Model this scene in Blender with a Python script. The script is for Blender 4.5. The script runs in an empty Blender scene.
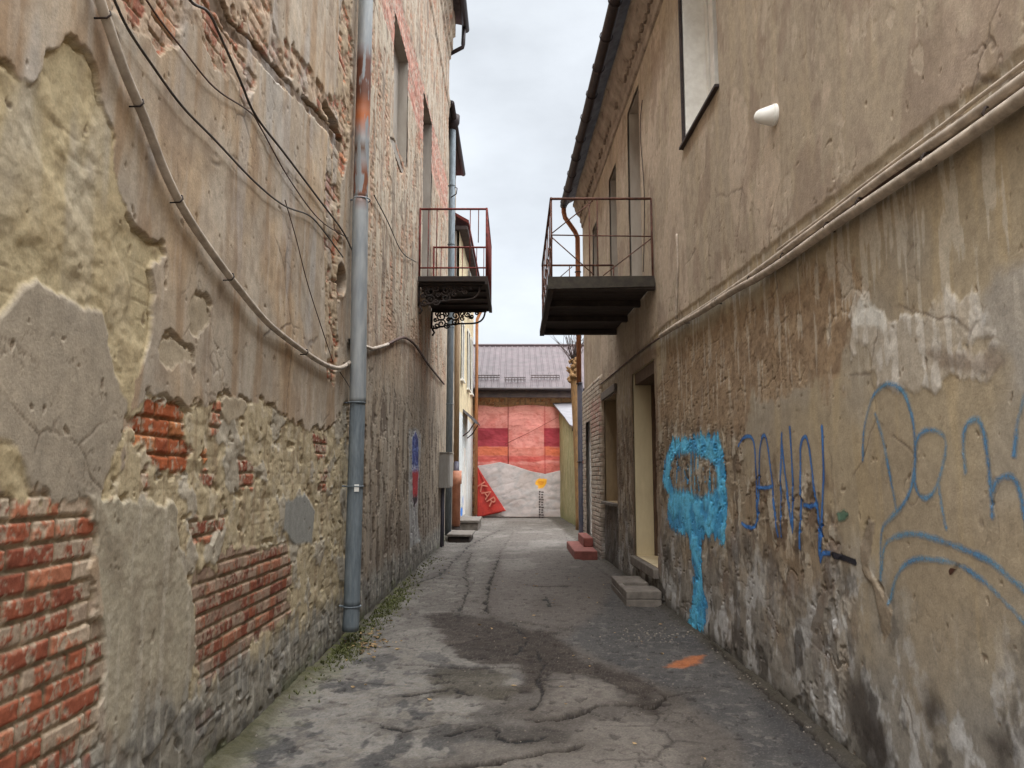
import bpy, bmesh, math, random
import numpy as np
from mathutils import Vector, Matrix
random.seed(7)
PI = math.pi
S = bpy.context.scene
C = S.collection
F32 = np.float32

# ------------------------------------------------------------------ camera
FPX = 760.0; PITCH = math.radians(6.83); YAW = math.radians(0.226); CZ = 1.6
RCAM = Matrix.Rotation(YAW, 3, 'Z') @ Matrix.Rotation(PI/2 + PITCH, 3, 'X')
cam = bpy.data.cameras.new('camera'); cam.sensor_width = 36; cam.lens = FPX/1024*36
cam.clip_start = 0.05; cam.clip_end = 3000
co = bpy.data.objects.new('camera', cam); C.objects.link(co)
co.location = (0, 0, CZ); co.rotation_euler = RCAM.to_euler()
S.camera = co

def ray(px, py):
    return RCAM @ Vector(((px-512)/FPX, -(py-384)/FPX, -1.0))
XL = -1.68
def xr(y):
    return 1.91 - 0.026*max(0.0, y-6.0)
def xra(y):
    return 1.91 - 0.026*np.maximum(0.0, y-6.0)
def PL(px, py, x=XL):                 # photo direction -> (y, z) on the left wall
    d = ray(px, py); t = x/d.x
    return (d.y*t, CZ+d.z*t)
def PR(px, py):                       # -> (y, z) on the right wall
    d = ray(px, py); t = 1.91/d.x
    for _ in range(8): t = xr(d.y*t)/d.x
    return (d.y*t, CZ+d.z*t)
def PG(px, py, z=0.0):                # -> (x, y) on the ground
    d = ray(px, py); t = (z-CZ)/d.z
    return (d.x*t, d.y*t)
def PY(px, py, y):                    # -> (x, z) on a plane facing the camera
    d = ray(px, py); t = y/d.y
    return (d.x*t, CZ+d.z*t)

# ------------------------------------------------------------------ noise
_rng = np.random.RandomState(11)
_perm = _rng.permutation(256).astype(np.int32); _perm = np.concatenate([_perm, _perm, _perm])
_ga = _rng.rand(256)*2*PI
_gx = np.cos(_ga).astype(F32); _gy = np.sin(_ga).astype(F32)
def gn(x, y, seed=0):
    x = x.astype(F32) + F32(seed*17.37); y = y.astype(F32) + F32(seed*9.13)
    xf = np.floor(x); yf = np.floor(y)
    xi = xf.astype(np.int32) & 255; yi = yf.astype(np.int32) & 255
    fx = x-xf; fy = y-yf
    u = fx*fx*(3-2*fx); v = fy*fy*(3-2*fy)
    a = _perm[xi]; b = _perm[xi+1]
    def g(h, dx, dy): return _gx[h]*dx + _gy[h]*dy
    n00 = g(_perm[a+yi], fx, fy); n01 = g(_perm[a+yi+1], fx, fy-1)
    n10 = g(_perm[b+yi], fx-1, fy); n11 = g(_perm[b+yi+1], fx-1, fy-1)
    return ((n00*(1-u)+n10*u)*(1-v) + (n01*(1-u)+n11*u)*v)*F32(1.5)
def fbm(x, y, o=4, seed=0, gain=0.5):
    r = 0; a = 1.0; s = 0.0
    for k in range(o):
        r = r + F32(a)*gn(x*F32(2.03**k), y*F32(2.03**k), seed+k*3); s += a; a *= gain
    return r/F32(s)*F32(1.25)
def ss(a, b, x):
    t = np.clip((x-a)/(b-a), 0, 1); return (t*t*(3-2*t)).astype(F32)
def h1(i, j, seed=0):
    n = (i.astype(np.int64)*374761393 + j.astype(np.int64)*668265263 + seed*982451653) & 0x7fffffff
    n = ((n ^ (n >> 13))*1274126177) & 0x7fffffff
    return ((n ^ (n >> 16)) & 0xffff).astype(F32)/F32(65535)
def vor(x, y, seed=0):
    """distance to the nearest cell border, and a random number per cell"""
    xi = np.floor(x).astype(np.int32); yi = np.floor(y).astype(np.int32)
    f1 = np.full(x.shape, 9, dtype=F32); f2 = f1.copy(); cid = np.zeros(x.shape, dtype=F32)
    for dx in (-1, 0, 1):
        for dy in (-1, 0, 1):
            cx = xi+dx; cy = yi+dy
            d = np.square(cx+h1(cx, cy, seed)-x)+np.square(cy+h1(cx, cy, seed+1)-y); d = np.sqrt(d).astype(F32)
            c = d < f1
            f2 = np.where(c, f1, np.minimum(f2, d)); cid = np.where(c, h1(cx, cy, seed+2), cid); f1 = np.where(c, d, f1)
    return f2-f1, cid
def lin(c):
    return np.array([((v/255.0)/12.92 if v < 10 else ((v/255.0+0.055)/1.055)**2.4) for v in c], dtype=F32)
ALB = 1.3
def A(r, g, b): return lin((r, g, b))*F32(ALB)

def poly_sd(P, X, Y, pad=0.5):
    """signed distance to a closed polygon, + inside; -pad beyond its box"""
    P = np.array(P, dtype=np.float64)
    out = np.full(X.shape, -pad, dtype=F32)
    x0, y0 = P.min(0)-pad; x1, y1 = P.max(0)+pad
    sel = (X > x0) & (X < x1) & (Y > y0) & (Y < y1)
    if not sel.any(): return out
    x = X[sel].astype(F32); y = Y[sel].astype(F32)
    d2 = np.full(x.shape, 1e9, dtype=F32); ins = np.zeros(x.shape, bool)
    n = len(P)
    for i in range(n):
        ax, ay = P[i]; bx, by = P[(i+1) % n]
        ex, ey = bx-ax, by-ay; L = ex*ex+ey*ey+1e-12
        t = np.clip(((x-ax)*ex+(y-ay)*ey)/L, 0, 1)
        dx = x-ax-t*ex; dy = y-ay-t*ey
        d2 = np.minimum(d2, dx*dx+dy*dy)
        c = (ay > y) != (by > y)
        if ay != by: ins ^= c & (x < (bx-ax)*(y-ay)/(by-ay)+ax)
    d = np.sqrt(d2); out[sel] = np.maximum(np.where(ins, d, -d), -pad)
    return out
def line_d(P, X, Y, pad=0.3):
    P = np.array(P, dtype=np.float64)
    out = np.full(X.shape, pad, dtype=F32)
    x0, y0 = P.min(0)-pad; x1, y1 = P.max(0)+pad
    sel = (X > x0) & (X < x1) & (Y > y0) & (Y < y1)
    if not sel.any(): return out
    x = X[sel].astype(F32); y = Y[sel].astype(F32); d2 = np.full(x.shape, pad*pad, dtype=F32)
    for (ax, ay), (bx, by) in zip(P[:-1], P[1:]):
        ex, ey = bx-ax, by-ay; L = ex*ex+ey*ey+1e-12
        t = np.clip(((x-ax)*ex+(y-ay)*ey)/L, 0, 1)
        dx = x-ax-t*ex; dy = y-ay-t*ey
        d2 = np.minimum(d2, dx*dx+dy*dy)
    out[sel] = np.sqrt(d2); return out
def smooth(P, n=6):
    """Catmull-Rom through the points"""
    P = [np.array(p, dtype=float) for p in P]; Q = [2*P[0]-P[1]] + P + [2*P[-1]-P[-2]]; out = []
    for i in range(1, len(Q)-2):
        a, b, c, d = Q[i-1:i+3]
        for k in range(n):
            t = k/n
            out.append(0.5*((2*b)+(c-a)*t+(2*a-5*b+4*c-d)*t*t+(3*b-a-3*c+d)*t**3))
    out.append(P[-1]); return out

# ------------------------------------------------------------------ scene graph helpers
def thing(name, label, cat, loc=(0, 0, 0), group=None):
    o = bpy.data.objects.new(name, None); C.objects.link(o); o.location = loc
    o.empty_display_size = 0.2
    o['label'] = label; o['category'] = cat
    if group: o['group'] = group
    return o
def tag(o, label, cat, group=None):
    o['label'] = label; o['category'] = cat
    if group: o['group'] = group
    return o
def link(name, me, mat, parent=None):
    o = bpy.data.objects.new(name, me); C.objects.link(o)
    if mat is not None and not me.materials: me.materials.append(mat)
    if parent is not None:
        o.parent = parent
        if parent.parent is None: o.matrix_parent_inverse = Matrix.Translation(-parent.location)
    return o
class MB:
    def __init__(s): s.v = []; s.f = []
    def hexa(s, p):                   # p: 4 bottom, 4 top, same winding (counter-clockwise from above)
        b = len(s.v); s.v += [tuple(q) for q in p]
        for f in ((3, 2, 1, 0), (4, 5, 6, 7), (0, 1, 5, 4), (1, 2, 6, 5), (2, 3, 7, 6), (3, 0, 4, 7)):
            s.f.append(tuple(b+i for i in f))
        return s
    def box(s, x0, x1, y0, y1, z0, z1):
        return s.hexa([(x0, y0, z0), (x1, y0, z0), (x1, y1, z0), (x0, y1, z0), (x0, y0, z1), (x1, y0, z1), (x1, y1, z1), (x0, y1, z1)])
    def rw(s, y0, y1, a, b, z0, z1):  # box on the right wall, from a to b metres out of the wall plane (a<b)
        q = [(xr(y0)-b, y0), (xr(y0)-a, y0), (xr(y1)-a, y1), (xr(y1)-b, y1)]
        return s.hexa([(x, y, z0) for x, y in q]+[(x, y, z1) for x, y in q])
    def quad(s, a, b, c, d):
        n = len(s.v); s.v += [tuple(a), tuple(b), tuple(c), tuple(d)]; s.f.append((n, n+1, n+2, n+3)); return s
    def tube(s, path, r, n=10, cap=True):
        P = [Vector(p) for p in path]; R = r if hasattr(r, '__len__') else [r]*len(P)
        base = len(s.v); up = None
        for i, p in enumerate(P):
            t = (P[min(i+1, len(P)-1)]-P[max(i-1, 0)]).normalized()
            if up is None:
                up = Vector((0, 0, 1)) if abs(t.z) < 0.9 else Vector((1, 0, 0))
            a = t.cross(up)
            if a.length < 1e-4: a = t.cross(Vector((0.3, 1, 0.2)))
            a.normalize(); b = a.cross(t).normalized(); up = b
            for k in range(n):
                w = 2*PI*k/n
                s.v.append(tuple(p + a*math.cos(w)*R[i] + b*math.sin(w)*R[i]))
        for i in range(len(P)-1):
            for k in range(n):
                k2 = (k+1) % n
                s.f.append((base+i*n+k, base+(i+1)*n+k, base+(i+1)*n+k2, base+i*n+k2))
        if cap:
            s.f.append(tuple(base+k for k in range(n)))
            s.f.append(tuple(base+(len(P)-1)*n+k for k in reversed(range(n))))
        return s
    def sheet(s, rows):               # rows of points
        b = len(s.v); n = len(rows[0])
        for r in rows: s.v += [tuple(p) for p in r]
        for i in range(len(rows)-1):
            for k in range(n-1):
                s.f.append((b+i*n+k, b+i*n+k+1, b+(i+1)*n+k+1, b+(i+1)*n+k))
        return s
    def build(s, name, mat, parent=None, shade=False, bevel=0):
        me = bpy.data.meshes.new(name); me.from_pydata(s.v, [], s.f); me.update()
        bm = bmesh.new(); bm.from_mesh(me); bmesh.ops.recalc_face_normals(bm, faces=bm.faces); bm.to_mesh(me); bm.free()
        if shade: me.polygons.foreach_set('use_smooth', [True]*len(me.polygons))
        o = link(name, me, mat, parent)
        if bevel:
            m = o.modifiers.new('bevel', 'BEVEL'); m.width = bevel; m.segments = 2; m.limit_method = 'ANGLE'
        return o

def grid_mesh(name, P, col, keep=None, extra=None, flip=False):
    """P: (rows, cols, 3); keep: (rows-1, cols-1) bool"""
    R_, K_ = P.shape[:2]
    idx = np.arange(R_*K_, dtype=np.int32).reshape(R_, K_)
    q = np.stack([idx[:-1, :-1], idx[:-1, 1:], idx[1:, 1:], idx[1:, :-1]], -1)
    if flip: q = q[..., ::-1]
    q = q[keep] if keep is not None else q.reshape(-1, 4)
    q = q.reshape(-1, 4)
    used = np.zeros(R_*K_, bool); used[q.ravel()] = True
    remap = np.cumsum(used).astype(np.int32)-1
    V = P.reshape(-1, 3)[used].astype(F32); q = remap[q]
    me = bpy.data.meshes.new(name)
    me.vertices.add(len(V)); me.vertices.foreach_set('co', V.ravel())
    me.loops.add(q.size); me.loops.foreach_set('vertex_index', q.ravel().astype(np.int32))
    me.polygons.add(len(q)); me.polygons.foreach_set('loop_start', np.arange(0, q.size, 4, dtype=np.int32))
    try: me.polygons.foreach_set('loop_total', np.full(len(q), 4, dtype=np.int32))
    except Exception: pass
    me.polygons.foreach_set('use_smooth', np.ones(len(q), dtype=bool))
    me.update(calc_edges=True)
    a = me.attributes.new('col', 'FLOAT_COLOR', 'POINT')
    c4 = np.ones((len(V), 4), dtype=F32); c4[:, :3] = np.clip(col.reshape(-1, 3)[used], 0.005, 0.95)
    a.data.foreach_set('color', c4.ravel())
    for k, w in (extra or {}).items():
        a = me.attributes.new(k, 'FLOAT', 'POINT'); a.data.foreach_set('value', w.reshape(-1)[used].astype(F32))
    return me

# ------------------------------------------------------------------ materials
def newmat(name):
    m = bpy.data.materials.new(name); m.use_nodes = True
    nt = m.node_tree; return m, nt, nt.nodes['Principled BSDF']
def attr_mat(name, rough=0.92, fine=70, amp=0.25, bump=0.5, bd=0.006, spec=0.25, alpha=False):
    """colour from the mesh's own 'col' map broken up by fine grain, and grain bump"""
    m, nt, b = newmat(name); N = nt.nodes; L = nt.links
    at = N.new('ShaderNodeAttribute'); at.attribute_name = 'col'
    tc = N.new('ShaderNodeTexCoord')
    n1 = N.new('ShaderNodeTexNoise'); n1.inputs['Scale'].default_value = fine; n1.inputs['Detail'].default_value = 6; n1.inputs['Roughness'].default_value = 0.7
    n2 = N.new('ShaderNodeTexNoise'); n2.inputs['Scale'].default_value = fine*0.17; n2.inputs['Detail'].default_value = 7; n2.inputs['Roughness'].default_value = 0.65
    L.new(tc.outputs['Object'], n1.inputs['Vector']); L.new(tc.outputs['Object'], n2.inputs['Vector'])
    ad = N.new('ShaderNodeMath'); ad.operation = 'ADD'; L.new(n1.outputs['Fac'], ad.inputs[0]); L.new(n2.outputs['Fac'], ad.inputs[1])
    mr = N.new('ShaderNodeMapRange'); mr.inputs['From Min'].default_value = 0.6; mr.inputs['From Max'].default_value = 1.4
    mr.inputs['To Min'].default_value = 1-amp; mr.inputs['To Max'].default_value = 1+amp
    L.new(ad.outputs[0], mr.inputs['Value'])
    mu = N.new('ShaderNodeVectorMath'); mu.operation = 'SCALE'
    L.new(at.outputs['Color'], mu.inputs[0]); L.new(mr.outputs[0], mu.inputs['Scale'])
    L.new(mu.outputs[0], b.inputs['Base Color'])
    bp = N.new('ShaderNodeBump'); bp.inputs['Strength'].default_value = bump; bp.inputs['Distance'].default_value = bd
    hm = N.new('ShaderNodeMath'); hm.operation = 'MULTIPLY_ADD'; hm.inputs[1].default_value = 0.35; L.new(n2.outputs['Fac'], hm.inputs[0]); L.new(n1.outputs['Fac'], hm.inputs[2])
    L.new(hm.outputs[0], bp.inputs['Height']); L.new(bp.outputs[0], b.inputs['Normal'])
    b.inputs['Roughness'].default_value = rough; b.inputs['Specular IOR Level'].default_value = spec
    if alpha:
        a2 = N.new('ShaderNodeAttribute'); a2.attribute_name = 'paint'
        sc = N.new('ShaderNodeMath'); sc.operation = 'MULTIPLY_ADD'; sc.inputs[1].default_value = 0.55; sc.inputs[2].default_value = -0.55
        L.new(ad.outputs[0], sc.inputs[0])
        su = N.new('ShaderNodeMath'); su.operation = 'ADD'; L.new(a2.outputs['Fac'], su.inputs[0]); L.new(sc.outputs[0], su.inputs[1])
        cl = N.new('ShaderNodeMapRange'); cl.inputs['From Min'].default_value = 0.15; cl.inputs['From Max'].default_value = 0.75
        L.new(su.outputs[0], cl.inputs['Value']); L.new(cl.outputs[0], b.inputs['Alpha'])
    return m
def mat(name, c1, c2=None, scale=6, rough=0.7, metal=0.0, bump=0.2, bd=0.004, lo=0.4, hi=0.6, stretch=(1, 1, 1), spec=0.4, c3=None):
    """two- or three-tone weathered surface; colours are sRGB triples"""
    m, nt, b = newmat(name); N = nt.nodes; L = nt.links
    c2 = c2 or tuple(v*0.8 for v in c1)
    tc = N.new('ShaderNodeTexCoord'); mp = N.new('ShaderNodeMapping'); mp.inputs['Scale'].default_value = stretch
    L.new(tc.outputs['Object'], mp.inputs['Vector'])
    n = N.new('ShaderNodeTexNoise'); n.inputs['Scale'].default_value = scale; n.inputs['Detail'].default_value = 8; n.inputs['Roughness'].default_value = 0.65
    L.new(mp.outputs[0], n.inputs['Vector'])
    cr = N.new('ShaderNodeValToRGB'); e = cr.color_ramp.elements
    e[0].position = lo; e[1].position = hi
    e[0].color = (*A(*c1), 1); e[1].color = (*A(*c2), 1)
    if c3:
        x = cr.color_ramp.elements.new(min(0.98, hi+0.08)); x.color = (*A(*c3), 1)
    L.new(n.outputs['Fac'], cr.inputs['Fac']); L.new(cr.outputs['Color'], b.inputs['Base Color'])
    n2 = N.new('ShaderNodeTexNoise'); n2.inputs['Scale'].default_value = scale*9; n2.inputs['Detail'].default_value = 4
    L.new(mp.outputs[0], n2.inputs['Vector'])
    ad = N.new('ShaderNodeMath'); ad.operation = 'ADD'; L.new(n.outputs['Fac'], ad.inputs[0]); L.new(n2.outputs['Fac'], ad.inputs[1])
    bp = N.new('ShaderNodeBump'); bp.inputs['Strength'].default_value = bump; bp.inputs['Distance'].default_value = bd
    L.new(ad.outputs[0], bp.inputs['Height']); L.new(bp.outputs[0], b.inputs['Normal'])
    mr = N.new('ShaderNodeMapRange'); mr.inputs['To Min'].default_value = max(0.05, rough-0.15); mr.inputs['To Max'].default_value = min(1, rough+0.15)
    L.new(n.outputs['Fac'], mr.inputs['Value']); L.new(mr.outputs[0], b.inputs['Roughness'])
    b.inputs['Metallic'].default_value = metal; b.inputs['Specular IOR Level'].default_value = spec
    return m
M = {}
M['wall'] = attr_mat('weathered_plaster', fine=80, amp=0.34, bump=0.4, bd=0.005)
M['ground'] = attr_mat('old_asphalt', fine=85, amp=0.45, bump=0.7, bd=0.008, rough=0.85)
M['paint'] = attr_mat('sprayed_paint', fine=60, amp=0.2, bump=0.5, bd=0.006, rough=0.6, alpha=True)
M['net'] = attr_mat('fine_safety_net', fine=40, amp=0.12, bump=0.2, bd=0.004, rough=0.8)
M['net'].node_tree.nodes['Principled BSDF'].inputs['Alpha'].default_value = 0.66
M['cloth'] = attr_mat('tarpaulin_cloth', fine=40, amp=0.10, bump=0.2, bd=0.004, rough=0.7)
M['galv'] = mat('galvanised_steel', (128, 134, 138), (104, 114, 122), 5, 0.5, 0.35, 0.15, 0.002, 0.35, 0.65, (6, 6, 1))
M['galvd'] = mat('dull_blue_grey_steel', (108, 116, 121), (84, 92, 98), 5, 0.6, 0.15, 0.15, 0.002, 0.35, 0.65, (6, 6, 1))
M['rust'] = mat('rusty_iron', (118, 62, 40), (84, 44, 30), 14, 0.85, 0.1, 0.5, 0.003, 0.35, 0.65, c3=(60, 36, 30))
M['redrust'] = mat('red_primed_iron', (112, 46, 38), (70, 30, 27), 14, 0.8, 0.1, 0.4, 0.003, 0.35, 0.65)
M['blackiron'] = mat('sooty_iron', (38, 33, 31), (58, 46, 40), 12, 0.8, 0.2, 0.4, 0.003, 0.4, 0.7)
M['sootwood'] = mat('sooty_boards', (42, 36, 33), (62, 53, 48), 7, 0.9, 0, 0.6, 0.006, 0.35, 0.65, (1, 8, 1))
M['conduit'] = mat('grey_conduit', (172, 160, 146), (140, 129, 117), 9, 0.6, 0, 0.2, 0.002)
M['blackcable'] = mat('black_cable', (44, 40, 38), (66, 58, 52), 9, 0.6, 0, 0.1, 0.002)
M['browncable'] = mat('brown_cable', (84, 62, 54), (64, 50, 44), 9, 0.7, 0, 0.1, 0.002)
M['whitepl'] = mat('white_plastic', (214, 213, 208), (198, 196, 190), 5, 0.45, 0, 0.05, 0.001)
M['reveal'] = mat('smooth_reveal_plaster', (160, 152, 142), (136, 128, 118), 3, 0.9, 0, 0.4, 0.006, 0.35, 0.65, (1, 1, .3))
M['cream'] = mat('cream_reveal', (184, 170, 138), (164, 149, 120), 3, 0.8, 0, 0.3, 0.004, 0.35, 0.65, (1, 1, .3))
M['dirtycream'] = mat('dirty_cream_panel', (146, 126, 96), (116, 98, 76), 4, 0.85, 0, 0.4, 0.004, 0.35, 0.65, (1, 1, .3))
M['darkgap'] = mat('dark_interior', (32, 29, 28), (42, 38, 36), 4, 0.9, 0, 0.1)
M['oldwood'] = mat('brown_painted_wood', (92, 70, 52), (66, 50, 40), 8, 0.75, 0, 0.4, 0.003, 0.35, 0.65, (4, 4, .6))
M['concrete'] = mat('grey_concrete', (108, 101, 94), (84, 78, 72), 7, 0.9, 0, 0.6, 0.006, 0.35, 0.65, c3=(66, 61, 57))
M['redpaint'] = mat('worn_red_paint', (128, 76, 68), (104, 62, 56), 7, 0.8, 0, 0.5, 0.004, 0.35, 0.68, c3=(112, 96, 84))
M['gutter'] = mat('dark_gutter_metal', (40, 34, 36), (56, 47, 46), 9, 0.55, 0.4, 0.2, 0.002)
M['rooftin'] = mat('dull_tin_roof', (96, 88, 86), (74, 66, 64), 5, 0.55, 0.3, 0.2, 0.003)
M['orangepipe'] = mat('orange_painted_pipe', (176, 122, 82), (150, 98, 64), 6, 0.6, 0, 0.2, 0.002, 0.35, 0.65, (5, 5, 1))
M['rustpipe'] = mat('rust_stained_pipe', (150, 98, 64), (112, 70, 48), 5, 0.7, 0.1, 0.3, 0.002, 0.35, 0.62, (5, 5, 1), c3=(74, 46, 38))
M['navypipe'] = mat('navy_pipe', (50, 50, 62), (66, 62, 70), 5, 0.6, 0.1, 0.2, 0.002)
M['terracotta'] = mat('terracotta_plastic', (168, 116, 92), (150, 100, 78), 6, 0.6, 0, 0.1, 0.002)
M['brownpipe'] = mat('ochre_brown_pipe', (128, 106, 80), (104, 84, 62), 6, 0.65, 0, 0.2, 0.002, 0.35, 0.65, (5, 5, 1))
M['box'] = mat('grey_meter_box_paint', (150, 146, 140), (132, 128, 122), 5, 0.6, 0.1, 0.15, 0.002, 0.35, 0.65, (4, 4, .7))
M['zinc'] = mat('pale_sheet_metal', (96, 94, 97), (86, 84, 88), 3, 0.5, 0.2, 0.1, 0.002)
M['pinkroof'] = mat('mauve_sheet_roof', (54, 41, 43), (46, 36, 38), 2.5, 0.6, 0.1, 0.08, 0.002)
M['dark'] = mat('dark_fascia', (64, 52, 48), (48, 40, 40), 5, 0.8, 0, 0.3)
M['bark'] = mat('ochre_bark', (136, 104, 66), (98, 76, 54), 10, 0.95, 0, 0.8, 0.01, 0.35, 0.65, (3, 3, .6))
M['twig'] = mat('dark_twigs', (70, 56, 52), (48, 40, 38), 10, 0.9, 0, 0.3)
M['glass'] = mat('dusty_glass', (70, 76, 80), (86, 90, 92), 4, 0.15, 0, 0.02, 0.001, spec=0.6)
M['moss'] = mat('green_moss', (82, 84, 46), (60, 64, 34), 30, 0.95, 0, 0.5, 0.004)
M['leaf'] = mat('dead_leaves', (150, 128, 92), (112, 88, 62), 20, 0.85, 0, 0.2)
M['rubble'] = mat('plaster_rubble', (120, 112, 102), (88, 81, 74), 20, 0.95, 0, 0.5, 0.004)
# ================================================================== walls
def axis(segs):
    """segs: list of (start, end, step function)"""
    out = []
    for a, b, f in segs:
        y = a
        while y < b-1e-6:
            out.append(y); y += f(y)
    out.append(segs[-1][1]); return out
def snap(ax, vals):
    """put exact values on the axis, dropping neighbours that crowd them"""
    ax = np.array(ax); 
    for v in vals:
        i = np.argmin(abs(ax-v)); ax[i] = v
    return np.unique(ax)

class Surf:
    """a wall relief: colour, height (metres, + towards the alley) over a (u, v) grid"""
    def __init__(s, u, v, base):
        s.u = np.array(u, dtype=F32); s.v = np.array(v, dtype=F32)
        s.U, s.V = np.meshgrid(s.u, s.v)
        s.d = np.zeros(s.U.shape, dtype=F32)
        s.c = np.empty(s.U.shape+(3,), dtype=F32); s.c[:] = base
        # shared noises
        s.n1 = fbm(s.U*1.1, s.V*1.1, 4, 1); s.n2 = fbm(s.U*3.2, s.V*3.2, 4, 2)
        s.n3 = fbm(s.U*9, s.V*9, 4, 3); s.n4 = fbm(s.U*28, s.V*28, 3, 4, 0.6)
        s.streak = fbm(s.U*5, s.V*0.55, 4, 5); s.streak2 = fbm(s.U*14, s.V*1.3, 3, 6)
        s.rag = 0.035*s.n3 + 0.012*s.n4
    def tint(s, m, col):
        m = m[..., None]; s.c += (np.array(col, dtype=F32)-s.c)*m
    def sd(s, P, pad=0.5, rag=1.0, n2=0.06):
        return poly_sd(P, s.U, s.V, pad) + (s.rag + n2*s.n2)*F32(rag)
    def bricks(s, m, depth, course=0.085, length=0.275, cover=0.5, seed=0, smear=A(158, 146, 126), dark=1.0, mort=A(140, 122, 98), ph=0.0, hues=None):
        """m: mask (0..1) where bare brick shows"""
        sel = m > 0.01
        if not sel.any(): return
        u = s.U[sel]; v = s.V[sel] + F32(0.006)*s.n2[sel] + F32(ph); mm = m[sel]
        u = u + F32(0.008)*s.n3[sel]
        r = np.floor(v/course); fv = v/course-r
        off = np.where(r % 2 == 0, 0.0, 0.5) + 0.12*(h1(r, r, seed+5)-0.5)
        uu = u/length + off; ci = np.floor(uu); fu = uu-ci
        # header bricks now and then
        hd = h1(ci, r, seed+9) > 0.55
        fu2 = np.where(hd, (fu*2) % 1.0, fu); ci2 = np.where(hd, ci*2+(fu > 0.5), ci*2+7777)
        L2 = np.where(hd, length/2, length)
        ed = np.minimum(np.minimum(fu2, 1-fu2)*L2, np.minimum(fv, 1-fv)*course)
        ed = ed + F32(0.004)*s.n3[sel] + F32(0.003)*s.n4[sel]
        b = ss(0.004, 0.012, ed)
        k1 = h1(ci2, r, seed+1); k2 = h1(ci2, r, seed+2); k3 = h1(ci2, r, seed+3)
        hs = hues or (A(146, 80, 55), A(116, 62, 46), A(154, 96, 70))
        if hasattr(cover, 'shape'): cover = cover[sel]
        col = hs[0][None]*(1-k1[:, None]) + hs[1][None]*k1[:, None]
        col = np.where((k2 > 0.72)[:, None], hs[2][None], col)*dark
        col = col*(1+0.25*s.n3[sel]+0.2*s.n4[sel])[:, None]
        fn = fbm(s.U[sel]*45, s.V[sel]*38, 3, seed+60, 0.65)
        sm = ss(-0.16, 0.18, s.n3[sel]*0.5 + fn*0.5 + s.streak2[sel]*0.4 + s.n4[sel]*0.25 + (k3-0.5)*0.55 + (cover-0.5))
        col = col + (smear[None]*(0.85+0.3*k1[:, None])*(1+0.2*s.n4[sel][:, None])-col)*sm[:, None]*0.8
        mc = mort[None]*(0.85+0.35*s.n3[sel][:, None]+0.2*s.n4[sel][:, None])
        colr = mc*(1-b[:, None]) + col*b[:, None]
        s.c[sel] += (colr-s.c[sel])*mm[:, None]
        rel = -depth + b*(0.014+0.008*(k2-0.5)) - 0.004*sm*b + 0.0025*s.n4[sel] + b*0.003*s.n3[sel]
        s.d[sel] += (rel-s.d[sel])*mm
    def lose(s, sd, t, col=None, soft=0.012, curl=0.0, under=0.022):
        """plaster coat fallen off where sd > 0; the coat overhangs with an open gap along the top of the hole"""
        m = ss(-soft*0.2, soft*0.6, sd)
        tt = t*(0.35+0.95*ss(-0.3, 0.3, s.n2)+0.25*s.n3)
        s.d += (-tt - s.d)*m
        if col is not None: s.tint(m, col)
        if under:
            band = (sd > -0.02) & (sd < 0.05)
            gv = -np.gradient(sd, axis=0)/np.gradient(s.V, axis=0)
            g = np.exp(-np.square((sd-0.012)/0.010))*band*ss(-0.1, 0.5, gv)*ss(-0.25, 0.1, s.n2+0.5*s.n3)
            s.d -= F32(under)*g
        return m
    def crackle(s, sc, w, depth, seed, mask, col, amt=1.0, asp=1.0):
        """broken flakes with open joints, inside the mask"""
        sel = mask > 0.02
        if not sel.any(): return
        e, cid = vor(s.U[sel]*sc+F32(sc*0.05)*s.n2[sel]+F32(sc*0.03)*s.n3[sel], s.V[sel]*sc*asp+F32(sc*0.05)*fbm(s.U[sel]*3, s.V[sel]*3, 3, seed), seed)
        k = (1-ss(w*0.3, w, e))*mask[sel]*ss(-0.35, 0.15, s.n2[sel]+s.n1[sel]*0.5)*amt
        s.d[sel] += -F32(depth)*k*0.7 + (cid-0.5)*F32(depth*0.2)*mask[sel]*amt
        s.c[sel] *= (1+(cid-0.5)*0.14*mask[sel]*amt)[:, None]
        s.c[sel] += (np.array(col, dtype=F32)-s.c[sel])*(k*0.6)[:, None]
    def cracks(s, sc, w, depth, seed, thr=0.0, mask=None, col=None):
        n = fbm(s.U*sc, s.V*sc, 4, seed, 0.55)
        g = fbm(s.U*sc*0.5, s.V*sc*0.5, 2, seed+40)
        m = (1-ss(0.0, w, np.abs(n)))*ss(thr, thr+0.15, g)
        if mask is not None: m = m*mask
        s.d -= F32(depth)*m
        if col is not None: s.tint(m*0.5, col)
    def mesh(s, name, xfun, side, holes, mats, parent, gain=None):
        if gain is not None: s.c *= np.array(gain, dtype=F32)
        X = xfun(s.U) + side*s.d
        P = np.stack([X, s.U, s.V], -1)
        uc = (s.u[:-1]+s.u[1:])/2; vc = (s.v[:-1]+s.v[1:])/2
        keep = np.ones((len(vc), len(uc)), bool)
        for (a, b, c_, d_) in holes:
            keep &= ~(((uc > a) & (uc < b))[None, :] & ((vc > c_) & (vc < d_))[:, None])
        me = grid_mesh(name, P, s.c, keep, flip=(side < 0))
        return link(name, me, mats, parent), P
def px(L, f): return [f(*p) for p in L]

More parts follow.
